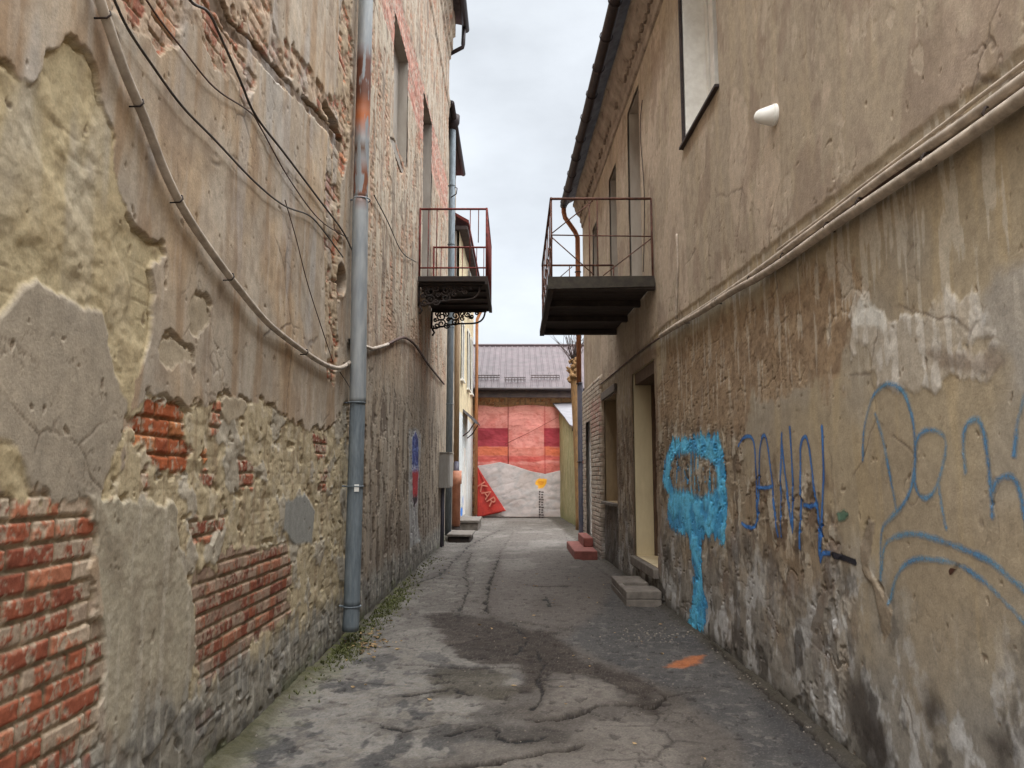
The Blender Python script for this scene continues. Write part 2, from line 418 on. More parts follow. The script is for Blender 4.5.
# ------------------------------------------------------------------ left wall
AEND = 18.4; ATOP = 13.3
bld_l = thing('plastered_building', 'tall crumbling building with bare brick patches filling the left side of the alley', 'building', (XL-2, 8, 0))
NW1 = (10.0, 11.35, 6.3, 8.1); NW2 = (13.35, 14.75, 5.0, 8.7)     # niche window, balcony door
u = axis([(-1.2, 1.6, lambda y: 0.12), (1.6, AEND, lambda y: min(0.05, 0.00105*max(y, 2.2)**1.55))])
v = axis([(-0.25, 4.5, lambda z: 0.0085), (4.5, 7.6, lambda z: 0.014), (7.6, ATOP, lambda z: 0.03)])
u = snap(u, NW1[:2]+NW2[:2]); v = snap(v, NW1[2:]+NW2[2:])
W = Surf(u, v, A(148, 131, 112))
U, V = W.U, W.V
# top coat: drifting tans and greys, run marks
W.tint(ss(-0.1, 0.3, W.n1)*0.6, A(164, 138, 108))
W.tint(ss(0.0, 0.25, fbm(U*1.2, V*0.8, 4, 21))*0.4, A(150, 140, 126))
W.tint(ss(0.05, 0.3, W.streak)*0.6, A(136, 108, 80))
W.tint(ss(0.05, 0.3, fbm(U*2.0, V*0.7, 5, 22, 0.55))*0.5, A(172, 158, 140)); W.tint(ss(0.12, 0.35, fbm(U*2.6, V*1.1, 5, 23, 0.55))*0.45, A(122, 100, 80))
W.tint(ss(0.1, 0.45, W.streak2)*0.35, A(166, 152, 136))
W.tint(ss(0.22, 0.5, W.n2)*0.3, A(118, 100, 84))
W.d += 0.012*W.n1 + 0.003*W.n2 + 0.001*W.n3
# far stretch beyond the pipe: paler and rougher
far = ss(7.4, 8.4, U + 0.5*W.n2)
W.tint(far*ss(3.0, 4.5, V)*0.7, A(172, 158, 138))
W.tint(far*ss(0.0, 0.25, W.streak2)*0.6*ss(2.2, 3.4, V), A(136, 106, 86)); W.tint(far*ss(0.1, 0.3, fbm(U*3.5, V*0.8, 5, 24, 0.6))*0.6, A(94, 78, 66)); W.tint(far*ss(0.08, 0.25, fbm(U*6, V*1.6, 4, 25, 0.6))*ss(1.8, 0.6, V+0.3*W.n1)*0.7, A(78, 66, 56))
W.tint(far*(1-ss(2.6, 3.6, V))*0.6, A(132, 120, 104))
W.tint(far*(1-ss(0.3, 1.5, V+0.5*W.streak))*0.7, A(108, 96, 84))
W.d += far*0.004*W.n3*ss(2.6, 3.5, V)
fl2 = ss(0.10, 0.16, fbm(U*4, V*1.3, 5, 26, 0.6))*far*ss(2.9, 2.3, V+0.4*W.n1)
W.d -= 0.012*fl2; W.tint(fl2*0.8, A(84, 70, 58)); W.crackle(3.0, 0.06, 0.008, 27, far, A(84, 68, 56), 1.0, 0.5)
W.crackle(1.1, 0.022, 0.004, 35, ss(0.05, 0.2, fbm(U*0.7, V*0.7, 3, 36)), A(80, 66, 54))
# fine map cracks of the old coat
W.cracks(1.6, 0.018, 0.0035, 31, 0.05, None, A(84, 70, 58))
# --- lower yellowish coat laid bare on the near left
yel = [(-60, 40), (0, 55), (18, 72), (34, 80), (46, 52), (68, 41), (90, 50), (97, 72), (103, 100), (115, 128), (120, 160), (123, 190), (136, 232), (150, 242), (164, 244), (166, 256), (152, 266), (153, 320), (146, 360), (138, 400), (128, 430), (124, 470), (112, 500), (60, 540), (-60, 520)]
sdy = W.sd(px(yel, PL), 0.5, 0.8)
m = W.lose(sdy, 0.015, A(162, 144, 112), 0.014, 0.004)
W.tint(m*ss(-0.2, 0.3, W.n2)*0.5, A(164, 148, 116))
W.tint(m*ss(0.05, 0.4, W.n3)*0.35, A(122, 104, 78))
# ghost of the brick courses under the thin coat
cz = (V+0.004*W.n2)/0.085; fz = np.abs(cz-np.floor(cz)-0.5)*2
W.d += m*(-0.004*ss(0.80, 1.0, fz)*ss(-0.05, 0.25, fbm(U*1.4, V*2.4, 3, 32)) + 0.0018*W.n3 + 0.002*W.n4 + 0.0015*W.n2)
W.tint(m*ss(0.80, 0.99, fz)*ss(-0.05, 0.25, fbm(U*1.4, V*2.4, 3, 32))*0.35, A(116, 98, 74))
# --- grey cement patch
gry = [(-60, 330), (0, 322), (28, 290), (42, 284), (60, 298), (104, 310), (112, 345), (118, 372), (126, 392), (132, 402), (127, 430), (118, 455), (108, 480), (104, 500), (66, 514), (40, 500), (22, 462), (4, 440), (-60, 420)]
sdg = W.sd(px(gry, PL), 0.5, 0.6)
mg = ss(-0.01, 0.02, sdg)
W.d += ((-0.005+0.0012*W.n2+0.0009*W.n3) - W.d)*mg
W.tint(mg, A(146, 132, 114)); W.tint(mg*ss(-0.1, 0.3, W.n2)*0.5, A(134, 122, 106))
W.crackle(2.2, 0.022, 0.005, 33, mg*ss(-0.1, 0.1, fbm(U*1.7, V*1.7, 3, 37)), A(86, 71, 57), 0.8)
W.cracks(6, 0.03, 0.003, 34, 0.1, mg, A(96, 82, 66))
# --- rotten zone in the middle: mortar, scabs, half hidden bricks
rot = [(128, 408), (146, 390), (168, 394), (182, 404), (206, 402), (226, 392), (244, 402), (262, 396), (300, 424), (330, 430), (348, 400), (351, 500), (351, 690), (300, 720), (262, 760), (200, 830), (150, 760), (112, 660), (108, 600), (104, 540), (112, 500), (124, 440)]
sdr = W.sd(px(rot, PL), 0.5, 1.0, 0.09)
m = W.lose(sdr, 0.014, A(160, 143, 114), 0.012, 0.004)
W.tint(m*ss(0.05, 0.35, W.n2)*0.5, A(144, 126, 98)); W.tint(m*ss(0.1, 0.4, W.streak2)*0.5, A(124, 102, 78))
W.tint(m*ss(0.1, 0.4, W.n3)*0.5, A(172, 158, 136))
W.d += m*(0.0015*W.n2+0.0012*W.n3+0.0018*W.n4)
W.d += m*(-0.002*ss(0.78, 0.99, fz)*ss(0.1, 0.35, W.n1+W.n2))
W.cracks(4.5, 0.022, 0.004, 46, 0.05, m, A(92, 76, 60)); W.crackle(3.4, 0.035, 0.006, 48, m*ss(0.0, 0.2, fbm(U*1.9, V*1.9, 3, 49)), A(92, 76, 60), 0.7)
scab = m*ss(0.20, 0.23, fbm(U*2.2, V*2.2, 4, 45)+0.2*W.n3)                    # scabs of the top coat that still hold on
W.d += scab*0.004; W.tint(scab*0.7, A(150, 140, 126))
gl = np.full(U.shape, -0.5, dtype=F32)
for P_ in ([(134, 466), (150, 462), (156, 486), (148, 498), (138, 490)], [(213, 396), (222, 402), (220, 430), (214, 428)], [(204, 476), (216, 477), (215, 488), (205, 487)], [(244, 462), (256, 464), (254, 492), (245, 488)], [(316, 436), (328, 438), (328, 456), (318, 460)], [(190, 520), (226, 512), (224, 536), (192, 548)], [(320, 470), (328, 472), (327, 490), (321, 488)]):
    gl = np.maximum(gl, W.sd(px(P_, PL), 0.3, 1.2, 0.10))
glimpse = m*ss(-0.005, 0.01, gl)
W.bricks(glimpse, 0.022, cover=0.50, seed=3)
# dark pockets
W.d -= 0.014*m*ss(0.40, 0.48, fbm(U*7, V*9, 3, 47))
# grey column of render between the brick patches, grey smooth patch
colm = [(64, 512), (104, 498), (150, 500), (178, 508), (182, 560), (196, 600), (196, 650), (190, 700), (160, 740), (128, 760), (104, 730), (102, 640), (98, 560), (88, 522)]
sdc = W.sd(px(colm, PL), 0.4, 0.8); mc = ss(-0.01, 0.015, sdc)
W.d += ((0.000+0.003*W.n2+0.0018*W.n3+0.002*W.n4)-W.d)*mc
W.tint(mc, A(148, 136, 116)); W.tint(mc*ss(0, 0.3, W.n2)*0.6, A(124, 110, 92)); W.tint(mc*ss(0.05, 0.35, W.streak2)*0.5, A(166, 154, 136))
gp = [(286, 500), (306, 494), (316, 510), (313, 545), (296, 545), (284, 530)]
mp_ = ss(-0.01, 0.02, W.sd(px(gp, PL), 0.3, 0.5)); W.tint(mp_, A(128, 124, 116)); W.d += (-0.006-W.d)*mp_
# --- three clear brick patches
b1 = [(-80, 452), (0, 470), (8, 490), (26, 492), (40, 506), (62, 496), (66, 512), (84, 516), (92, 548), (100, 580), (106, 600), (104, 630), (108, 660), (106, 700), (104, 738), (110, 790), (-80, 900)]
def bpatch(P_, rag=1.3, n2=0.10):
    q = W.sd(px(P_, PL), 0.4, rag, n2)
    return ss(-0.004, 0.010, q), ss(0.16, -0.02, q + 0.10*W.n2)
m1, e1 = bpatch(b1); W.bricks(m1, 0.022, cover=0.44+0.45*e1, smear=A(154, 142, 122), seed=11, length=0.27)
b2 = [(126, 424), (134, 404), (150, 396), (168, 402), (184, 410), (192, 436), (206, 452), (196, 462), (170, 458), (150, 462), (128, 462)]
m2, e2 = bpatch(b2, 1.5, 0.12); W.bricks(m2, 0.026, mort=A(132, 92, 62), hues=(A(158, 84, 48), A(130, 66, 40), A(166, 104, 64)), cover=0.22+0.30*e2, seed=12)
b2b = [(136, 470), (150, 478), (160, 490), (150, 498), (138, 490)]
b3 = [(190, 572), (206, 560), (236, 548), (262, 552), (288, 546), (294, 566), (290, 590), (292, 612), (270, 634), (246, 652), (222, 676), (208, 694), (198, 690), (202, 640), (192, 610)]
m3, e3 = bpatch(b3); W.bricks(m3, 0.022, cover=0.46+0.45*e3, seed=13, dark=0.75, smear=A(140, 122, 104))
b4 = [(198, 718), (212, 706), (216, 716), (200, 730)]
W.bricks(ss(-0.004, 0.008, W.sd(px(b4, PL), 0.3, 0.6)), 0.03, cover=0.2, seed=14)
# upper edge of the rotten zone: undercut shadow gap
# --- damp dark plinth render along the ground
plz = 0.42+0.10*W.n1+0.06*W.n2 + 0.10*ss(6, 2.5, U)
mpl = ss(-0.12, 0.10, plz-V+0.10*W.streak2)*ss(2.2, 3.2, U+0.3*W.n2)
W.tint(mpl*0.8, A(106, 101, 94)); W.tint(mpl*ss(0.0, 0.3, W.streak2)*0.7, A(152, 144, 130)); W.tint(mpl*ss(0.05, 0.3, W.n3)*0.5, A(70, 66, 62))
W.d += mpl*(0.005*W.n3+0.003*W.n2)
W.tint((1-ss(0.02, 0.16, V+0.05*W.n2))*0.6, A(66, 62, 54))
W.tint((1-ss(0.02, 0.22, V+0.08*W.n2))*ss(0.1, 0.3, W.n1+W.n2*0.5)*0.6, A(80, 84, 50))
# --- vertical ruined strip beside the pipe, from the ground to the top
stc = 6.95 + 0.15*np.sin(V*1.3) + 0.12*W.n2
sds = (0.30 + 0.16*W.n1 - np.abs(U-stc))*ss(2.2, 3.0, V+0.4*W.n2) - 0.1*(1-ss(2.2, 3.0, V+0.4*W.n2)) + W.rag + 0.08*W.n2
ms = W.lose(sds, 0.016, A(150, 130, 106), 0.014, 0.004)
W.d += ms*(0.006*W.n3+0.005*W.n4); W.tint(ms*ss(0.1, 0.4, W.n3)*0.6, A(104, 84, 68))
W.bricks(ms*ss(0.02, 0.1, W.n2+0.4*W.n3), 0.036, cover=0.52, seed=15, smear=A(160, 142, 120), hues=(A(150, 84, 58), A(128, 70, 52), A(168, 110, 78)))
# --- peeled pinkish brick areas high on the wall
hi1 = [(108, -40), (112, 0), (118, 24), (140, 44), (160, 52), (176, 44), (184, 30), (200, 36), (214, 60), (226, 84), (244, 98), (256, 80), (264, 40), (262, -40), (200, -90)]
hi2 = [(206, -60), (218, 4), (240, 34), (272, 64), (300, 84), (320, 108), (344, 142), (346, 128), (326, 92), (300, 56), (276, 30), (262, -40)]
for P_, cv, sd_ in ((hi1, 0.56, 16), (hi2, 0.6, 17)):
    q = W.sd(px(P_, PL), 0.5, 1.2, 0.1); mh = W.lose(q, 0.014, A(156, 134, 112), 0.012, 0.004)
    W.d += mh*(0.005*W.n3+0.004*W.n4)
    W.bricks(mh*ss(-0.02, 0.06, W.n2+0.6*W.n3), 0.03, cover=cv, seed=sd_, smear=A(166, 146, 124), hues=(A(150, 92, 66), A(134, 82, 64), A(164, 112, 82)))
    W.tint(mh*ss(0.15, 0.4, W.n3)*0.5, A(96, 76, 62))
band = [(212, -30), (232, 18), (262, 48), (300, 92), (326, 118), (344, 140), (342, 156), (322, 126), (296, 100), (262, 66), (236, 40), (214, 6)]
W.lose(W.sd(px(band, PL), 0.4, 0.8, 0.04), 0.03, A(96, 78, 62), 0.012, 0.006)
slot = [(327, 100), (336, 118), (345, 142), (340, 140), (330, 124), (324, 108)]
q = ss(-0.005, 0.01, W.sd(px(slot, PL), 0.3, 0.2, 0.0)); W.d -= 0.16*q; W.tint(q, A(74, 60, 50))
slot = [(390, 138), (395, 140), (404, 172), (401, 173)]
q = ss(-0.005, 0.01, W.sd(px(slot, PL), 0.3, 0.2, 0.0)); W.d -= 0.18*q; W.tint(q, A(50, 44, 40))
# general scaling of the whole upper far wall: long vertical flakes
fl = fbm(U*2.2, V*0.75, 4, 52, 0.6) + 0.25*W.n3 + 0.1*W.n4
mf = far*ss(3.0, 4.2, V+0.5*W.n1)*ss(0.10, 0.14, fl)
W.d -= 0.010*mf; W.tint(mf*0.7, A(152, 122, 98)); W.d += mf*0.004*W.n3
W.bricks(mf*ss(0.22, 0.28, fl)*0.9, 0.026, cover=0.55, seed=18, smear=A(166, 148, 126), hues=(A(156, 96, 74), A(138, 84, 66), A(170, 118, 92)))
bz = 0.55 + 0.1*W.n2 - np.abs(V-8.05-0.04*(U-10)) + W.rag*2
mb = ss(-0.02, 0.05, bz)*ss(8.6, 9.4, U)
W.d -= 0.012*mb
W.bricks(mb, 0.02, cover=0.36, seed=19, smear=A(170, 150, 132), hues=(A(172, 116, 98), A(156, 100, 84), A(182, 132, 112)), mort=A(166, 146, 128))
# a moulded string course under the top
for z0, z1, o in ((10.9, 11.1, 0.03), (12.2, 12.45, 0.04), (12.45, 12.8, 0.09), (12.8, ATOP, 0.15)):
    W.d += o*ss(z0-0.015, z0+0.015, V)*(1-ss(z1-0.015, z1+0.015, V))
W.tint(ss(12.1, 12.3, V+0.1*W.n2)*ss(0, 0.3, W.n2)*0.6, A(110, 92, 80))
# small missing flakes and pock marks everywhere on the upper coat
pk = fbm(U*13, V*11, 3, 55, 0.55)
mk = ss(0.60, 0.63, pk + 0.12*W.n4)*(1-m1)*(1-m3)
W.d -= 0.006*mk; W.tint(mk*0.5, A(112, 94, 76))
flk = [[(186, 292), (196, 288), (208, 302), (210, 320), (202, 332), (190, 330), (184, 312)], [(160, 340), (178, 336), (192, 350), (190, 366), (170, 372), (160, 356)], [(222, 400), (236, 392), (250, 404), (240, 420), (226, 416)]]
for P_ in flk: 
    W.lose(W.sd(px(smooth(P_+[P_[0]], 4), PL), 0.3, 0.9, 0.10)-0.01, 0.007, A(150, 134, 112), 0.01)
# grey wash drips
W.tint(ss(0.2, 0.45, fbm(U*3, V*0.5, 3, 57))*ss(2, 3, V)*0.35*(U < 7.2), A(154, 150, 146))
# oval hole
oc = PL(341, 279); r_ = np.sqrt(((U-oc[0])/0.17)**2+((V-oc[1])/0.15)**2)
W.d -= 0.14*(1-ss(0.85, 1.0, r_)); W.tint((1-ss(0.85, 1.0, r_)), A(96, 84, 72)); W.d += 0.015*np.exp(-((r_-1.15)/0.15)**2)
# pale run below the painted mural
mur = [(409, 430), (415, 427), (421, 434), (420, 470), (418, 512), (420, 540), (410, 548), (409, 500)]
W.tint(ss(-0.03, 0.03, W.sd(px(mur, PL), 0.4, 0.8))*0.45, A(164, 164, 164))
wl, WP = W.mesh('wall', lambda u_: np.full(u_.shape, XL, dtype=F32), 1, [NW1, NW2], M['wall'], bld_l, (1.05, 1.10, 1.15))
def paint_part(name, S_, P3, mask, col, parent, side, off=0.003, thr=0.12, extra_paint=None):
    k = mask > thr
    kf = k[:-1, :-1] | k[1:, :-1] | k[:-1, 1:] | k[1:, 1:]
    Q = P3.copy(); Q[..., 0] += side*off
    me = grid_mesh(name, Q, col, kf, {'paint': np.clip(mask, 0, 1)*1.0}, flip=(side < 0))
    return link(name, me, M['paint'], parent)
# the little mural: blue cap, red lower half, pale outline
mc = np.empty(W.c.shape, dtype=F32); mc[:] = A(170, 170, 172)
body = [(412.2, 440), (415.5, 431), (418.6, 440), (418.4, 470), (417.4, 500), (415, 508), (413, 500), (412.2, 470)]
sdb = poly_sd(px(body, PL), U, V, 0.4); z1 = PL(415, 471)[1]; z2 = PL(415, 496)[1]
inb = ss(-0.02, 0.02, sdb)
def put(mm, c_): 
    global mc
    mc += (np.array(c_, dtype=F32)-mc)*mm[..., None]
put(inb, A(48, 62, 124)); put(inb*ss(0.1, 0.2, W.n3), A(96, 116, 170))
put(inb*(1-ss(z1-0.05, z1+0.05, V+0.06*W.n3)), A(164, 42, 50)); put(inb*(1-ss(z2-0.05, z2+0.05, V)), A(52, 48, 56))
put(inb*np.exp(-((V-z1-0.05)/0.05)**2)*ss(0, 0.1, W.n4), A(170, 170, 180))
paint_part('mural', W, WP, ss(-0.06, 0.0, sdb)*0.95, mc, bld_l, 1)
del mc, sdb, inb
# window niche and balcony door in the left building
def niche_l(name, N_, depth, mats, back, sillp=False):
    a, b, c_, d_ = N_; X0 = XL-0.035; X1 = XL-depth
    mb_ = MB()
    mb_.box(X1-0.06, X0+0.02, a-0.2, a, c_, d_); mb_.box(X1-0.06, X0+0.02, b, b+0.2, c_, d_)
    mb_.box(X1-0.06, X0+0.02, a-0.2, b+0.2, d_, d_+0.2); mb_.box(X1-0.06, X0+0.02, a-0.2, b+0.2, c_-0.2, c_)
    fr = mb_.build(name, mats, bld_l)
    MB().box(X1-0.1, X1-0.002, a-0.1, b+0.1, c_-0.1, d_+0.1).build(back[0], back[1], fr)
    return fr, X1
niche_l('blind_window', NW1, 0.16, M['reveal'], ('infill', M['reveal']))
fr, X1 = niche_l('balcony_doorway', NW2, 0.30, M['reveal'], ('door_panel', M['oldwood']))
k = MB()
for yy in (NW2[0]+0.05, (NW2[0]+NW2[1])/2, NW2[1]-0.1): k.box(X1-0.001, X1+0.05, yy-0.04, yy+0.04, 5.0, 8.6)
for zz in (5.1, 7.2, 8.6): k.box(X1-0.001, X1+0.042, NW2[0], NW2[1]-0.06, zz-0.05, zz+0.05)
k.build('door_frame', M['oldwood'], fr)
# body behind the facade, roof edge, gutter bracket
MB().box(XL-6, XL-0.6, -1.2, AEND-0.02, -0.3, ATOP).build('rear_body', M['reveal'], bld_l)
MB().box(XL-6, XL-0.02, -1.26, -1.19, -0.2, ATOP).build('gable_end', M['reveal'], bld_l)
MB().box(XL-0.6, XL-0.02, AEND-0.03, AEND+0.05, -0.2, ATOP).build('gable_end', M['reveal'], bld_l)
k = MB(); k.hexa([(XL-6, -1.2, 14.6), (XL+0.40, -1.2, ATOP-0.02), (XL+0.40, AEND+0.25, ATOP-0.02), (XL-6, AEND+0.25, 14.6),
                  (XL-6, -1.2, 14.7), (XL+0.40, -1.2, ATOP+0.1), (XL+0.40, AEND+0.25, ATOP+0.1), (XL-6, AEND+0.25, 14.7)])
rf = k.build('roof', M['rooftin'], bld_l)
k = MB(); k.tube([(XL+0.40, -1.2, ATOP), (XL+0.40, AEND+0.3, ATOP-0.1)], 0.09, 10)
k.tube([(XL+0.36, AEND+0.1, ATOP-0.08), (XL+0.34, AEND+0.1, ATOP-0.62), (XL+0.33, AEND+0.1, ATOP-0.70), (XL+0.0, AEND+0.14, ATOP-0.86)], 0.055, 8)
k.build('gutter', M['gutter'], bld_l, True)
# ------------------------------------------------------------------ right wall
REND = 17.5; RTOP = 7.75
bld_r = thing('corner_building', 'two storey building with a graffiti covered tan wall on the right side of the alley', 'building', (4.2, 8, 0))
WWIN = (6.68, 8.0, 5.2, 7.3)        # white plastic window
BDOOR = (10.45, 11.40, 4.14, 7.25)  # balcony doorway
RW2 = (12.55, 13.35, 4.7, 6.95); RW3 = (15.0, 15.75, 4.9, 6.8)
LDOOR = (9.85, 11.45, 0.42, 3.12); LWIN = (13.0, 14.45, 1.12, 3.0); SLOT = (16.0, 16.9, 0.34, 2.75)
HOLES = [WWIN, BDOOR, RW2, RW3, LDOOR, LWIN, SLOT]
u = axis([(-0.8, 1.5, lambda y: 0.12), (1.5, REND, lambda y: min(0.045, 0.00105*max(y, 2.2)**1.55))])
v = axis([(-0.25, 4.0, lambda z: 0.0085), (4.0, RTOP, lambda z: 0.014)])
for h in HOLES: u = snap(u, h[:2]); v = snap(v, h[2:])
W = Surf(u, v, A(152, 133, 111))
U, V = W.U, W.V
seam = np.interp(U, [-5, 2.6, 5, 9.2, 11.0, 30], [3.12, 3.18, 3.28, 3.42, 3.34, 3.3]).astype(F32)
up = ss(-0.02, 0.03, V-seam+0.02*W.n3); lo_ = 1-up
# upper storey
W.tint(ss(-0.1, 0.3, W.n1)*0.5*up, A(146, 128, 108)); W.tint(ss(0.0, 0.4, W.streak)*0.5*up, A(160, 139, 112))
W.tint(ss(0.15, 0.45, W.streak2)*0.35*up, A(128, 108, 92))
pl_ = fbm(U*1.1, V*0.55, 5, 71, 0.55)
W.tint(up*ss(0.12, 0.2, pl_+0.1*W.n3)*0.55, A(172, 150, 128))      # runs of paler limewash
W.tint(up*ss(0.16, 0.3, fbm(U*2.1, V*1.2, 4, 72))*0.45, A(122, 100, 84))
W.d += 0.008*W.n1 + 0.001*W.n2 + 0.0004*W.n3
# lower storey: ochre wash with grey repairs
W.tint(lo_*0.85, A(140, 122, 97)); W.tint(lo_*ss(-0.05, 0.3, W.n1)*0.6, A(134, 116, 94))
W.tint(lo_*ss(0.05, 0.35, W.streak)*0.4, A(158, 134, 100))
W.tint(lo_*ss(0.1, 0.4, fbm(U*0.9, V*0.9, 3, 73))*0.5, A(130, 118, 104))
W.d -= 0.010*lo_
W.cracks(1.5, 0.014, 0.002, 74, 0.1, None, A(92, 76, 62))
# darker band under the conduits
W.tint(np.exp(-np.square((V-seam+0.12)/0.14))*lo_*ss(-0.3, 0.3, W.n2)*0.5, A(98, 80, 64))
# edge of the upper coat crumbles along the seam
W.cracks(3.2, 0.05, 0.006, 70, 0.0, np.exp(-np.square((V-seam-0.10)/0.10)).astype(F32), A(92, 76, 64))
W.tint(ss(0.0, 0.3, W.n2)*np.exp(-np.square((V-seam-0.16)/0.14))*0.4, A(130, 110, 94))
# rough brown patch
br = [(668, 350), (720, 318), (760, 300), (800, 278), (850, 262), (862, 300), (850, 318), (846, 350), (838, 380), (828, 390), (800, 378), (776, 392), (752, 400), (740, 440), (700, 430), (672, 440), (650, 420)]
q = W.sd(px(br, PR), 0.5, 1.3, 0.15); mbn = ss(-0.08, 0.05, q)
W.tint(mbn*0.85, A(132, 106, 80)); W.tint(mbn*ss(0.0, 0.3, W.n3)*0.6, A(104, 82, 62)); W.tint(mbn*ss(0.05, 0.3, W.n2)*0.4, A(154, 130, 102))
W.d += mbn*(-0.003+0.0018*W.n3+0.002*W.n4)
W.crackle(7, 0.07, 0.008, 75, mbn*ss(-0.1, 0.15, W.n2), A(74, 56, 42)); W.crackle(13, 0.09, 0.004, 76, mbn, A(88, 68, 50), 0.6)
# pale lime patch
pa = [(850, 312), (858, 300), (872, 306), (890, 312), (920, 318), (950, 300), (980, 280), (984, 330), (960, 350), (990, 352), (1004, 366), (980, 378), (960, 392), (930, 398), (900, 392), (876, 384), (862, 350), (850, 370), (838, 388), (846, 350)]
q = W.sd(px(pa, PR), 0.5, 1.2, 0.12); mpa = ss(-0.01, 0.03, q)
W.tint(mpa*0.6, A(160, 146, 130)); W.tint(mpa*ss(-0.05, 0.15, W.streak2+0.6*W.n3)*0.6, A(182, 170, 156)); W.d += mpa*(0.004+0.003*W.n3)
pb = [(852, 318), (858, 303), (868, 302), (888, 316), (886, 330), (872, 326), (852, 330)]
W.tint(ss(-0.01, 0.03, W.sd(px(pb, PR), 0.4, 0.8))*0.8, A(186, 176, 162))
pc = [(924, 352), (940, 346), (960, 352), (990, 348), (1012, 356), (1004, 372), (970, 378), (936, 374)]
W.tint(ss(-0.02, 0.04, W.sd(px(pc, PR), 0.4, 0.8))*0.75, A(112, 94, 78))
gr = [(970, 300), (992, 268), (1080, 230), (1080, 420), (1010, 400), (1000, 350), (980, 330)]
W.tint(ss(-0.05, 0.08, W.sd(px(gr, PR), 0.5, 1))*0.55, A(138, 130, 122))
W.tint(ss(0.18, 0.3, W.streak2 + 0.4*W.n2)*lo_*ss(1.9, 2.5, V)*0.5, A(172, 158, 140))
# decayed dark zone beneath, from the steps to the lettering
de = [(600, 420), (640, 420), (668, 424), (700, 430), (735, 436), (750, 480), (800, 470), (820, 500), (840, 540), (856, 590), (852, 640), (842, 690), (850, 780), (760, 740), (690, 660), (600, 580)]
q = W.sd(px(de, PR), 0.6, 1.3, 0.2); md = ss(-0.12, 0.08, q)
W.tint(md*0.8, A(124, 106, 86)); dk = fbm(U*5, V*1.9, 5, 82, 0.62); dl = fbm(U*6, V*2.2, 5, 83, 0.62)
W.tint(md*ss(0.02, 0.2, dk)*0.75, A(80, 65, 52)); W.tint(md*ss(0.10, 0.22, dl)*0.8, A(164, 148, 128)); W.d += md*0.006*ss(0.10, 0.16, dl)
W.tint(md*ss(0.1, 0.3, W.n2)*0.4, A(130, 106, 80))
W.crackle(5, 0.05, 0.005, 86, md*ss(-0.05, 0.15, W.n1), A(66, 53, 43), 0.8, 0.55)
W.d += md*(-0.003+0.0015*W.n2+0.0012*W.n3+0.0018*W.n4)
W.lose(W.sd(px(de, PR), 0.6, 1.5, 0.3)-0.25, 0.009, None, 0.012, 0.003)
W.lose(np.minimum(q, 0.2)*0.5 + fbm(U*4, V*3, 4, 77)*0.4-0.19 + W.rag, 0.009, A(104, 84, 66), 0.01, 0.003)
# salts and mould along the foot of the wall
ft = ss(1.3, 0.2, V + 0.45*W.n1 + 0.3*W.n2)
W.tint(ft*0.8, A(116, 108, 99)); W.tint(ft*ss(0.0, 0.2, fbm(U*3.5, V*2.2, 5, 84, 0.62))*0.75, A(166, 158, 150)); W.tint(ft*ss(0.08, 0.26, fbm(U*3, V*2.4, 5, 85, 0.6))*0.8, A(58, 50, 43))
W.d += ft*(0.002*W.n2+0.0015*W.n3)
for P_ in ([(845, 690), (858, 672), (872, 700), (868, 735), (850, 730)], [(860, 740), (880, 730), (892, 760), (880, 790), (862, 780)], [(925, 705), (932, 698), (938, 714), (930, 722)], [(985, 740), (998, 730), (1008, 750), (1000, 770)]):
    W.tint(ss(-0.10, 0.06, W.sd(px(P_, PR), 0.4, 1))*0.85, A(54, 46, 40))
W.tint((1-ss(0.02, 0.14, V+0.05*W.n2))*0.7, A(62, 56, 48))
# narrow eroded crack line (vertical) left of the tall tag
er = [(884, 516), (870, 530), (862, 560), (868, 590), (874, 620), (884, 640), (890, 610), (884, 580), (878, 560), (886, 535)]
er = [(866, 516), (874, 520), (872, 545), (866, 566), (878, 585), (890, 606), (890, 630), (882, 642), (878, 620), (872, 590), (860, 570), (858, 545)]
W.lose(W.sd(px(er, PR), 0.3, 0.7, 0.03), 0.010, A(122, 105, 86), 0.01, 0.006)
W.crackle(1.3, 0.02, 0.003, 87, ss(0.0, 0.2, fbm(U*0.6, V*0.6, 3, 88)), A(84, 68, 56))
# pock marks
pk = fbm(U*14, V*12, 3, 79, 0.55); mk = ss(0.62, 0.65, pk+0.12*W.n4)
W.d -= 0.005*mk; W.tint(mk*0.5, A(112, 92, 74))
# peeled bits upper storey
mk = up*ss(0.40, 0.43, fbm(U*3.4, V*2.0, 4, 81, 0.6)+0.08*W.n4)
W.d -= 0.002*mk; W.tint(mk*0.6, A(168, 148, 126))
# whitewashed brick pier at the far end
wb = ss(14.62, 14.66, U+0.02*W.n3)*ss(3.52, 3.48, V+0.02*W.n3)
W.bricks(wb, 0.0, course=0.088, length=0.26, cover=0.93, seed=22, smear=A(176, 164, 146), mort=A(128, 118, 104))
W.d += 0.05*ss(14.60, 14.66, U)*ss(3.55, 3.50, V)
W.tint(wb*ss(2.3, 2.5, V+0.2*W.n2)*ss(3.2, 3.0, V)*ss(0.0, 0.2, W.n3+0.2)*ss(16.2, 15.8, U)*0.6, A(158, 104, 92))
W.tint(wb*ss(0.9, 0.2, V)*0.5, A(116, 106, 98))
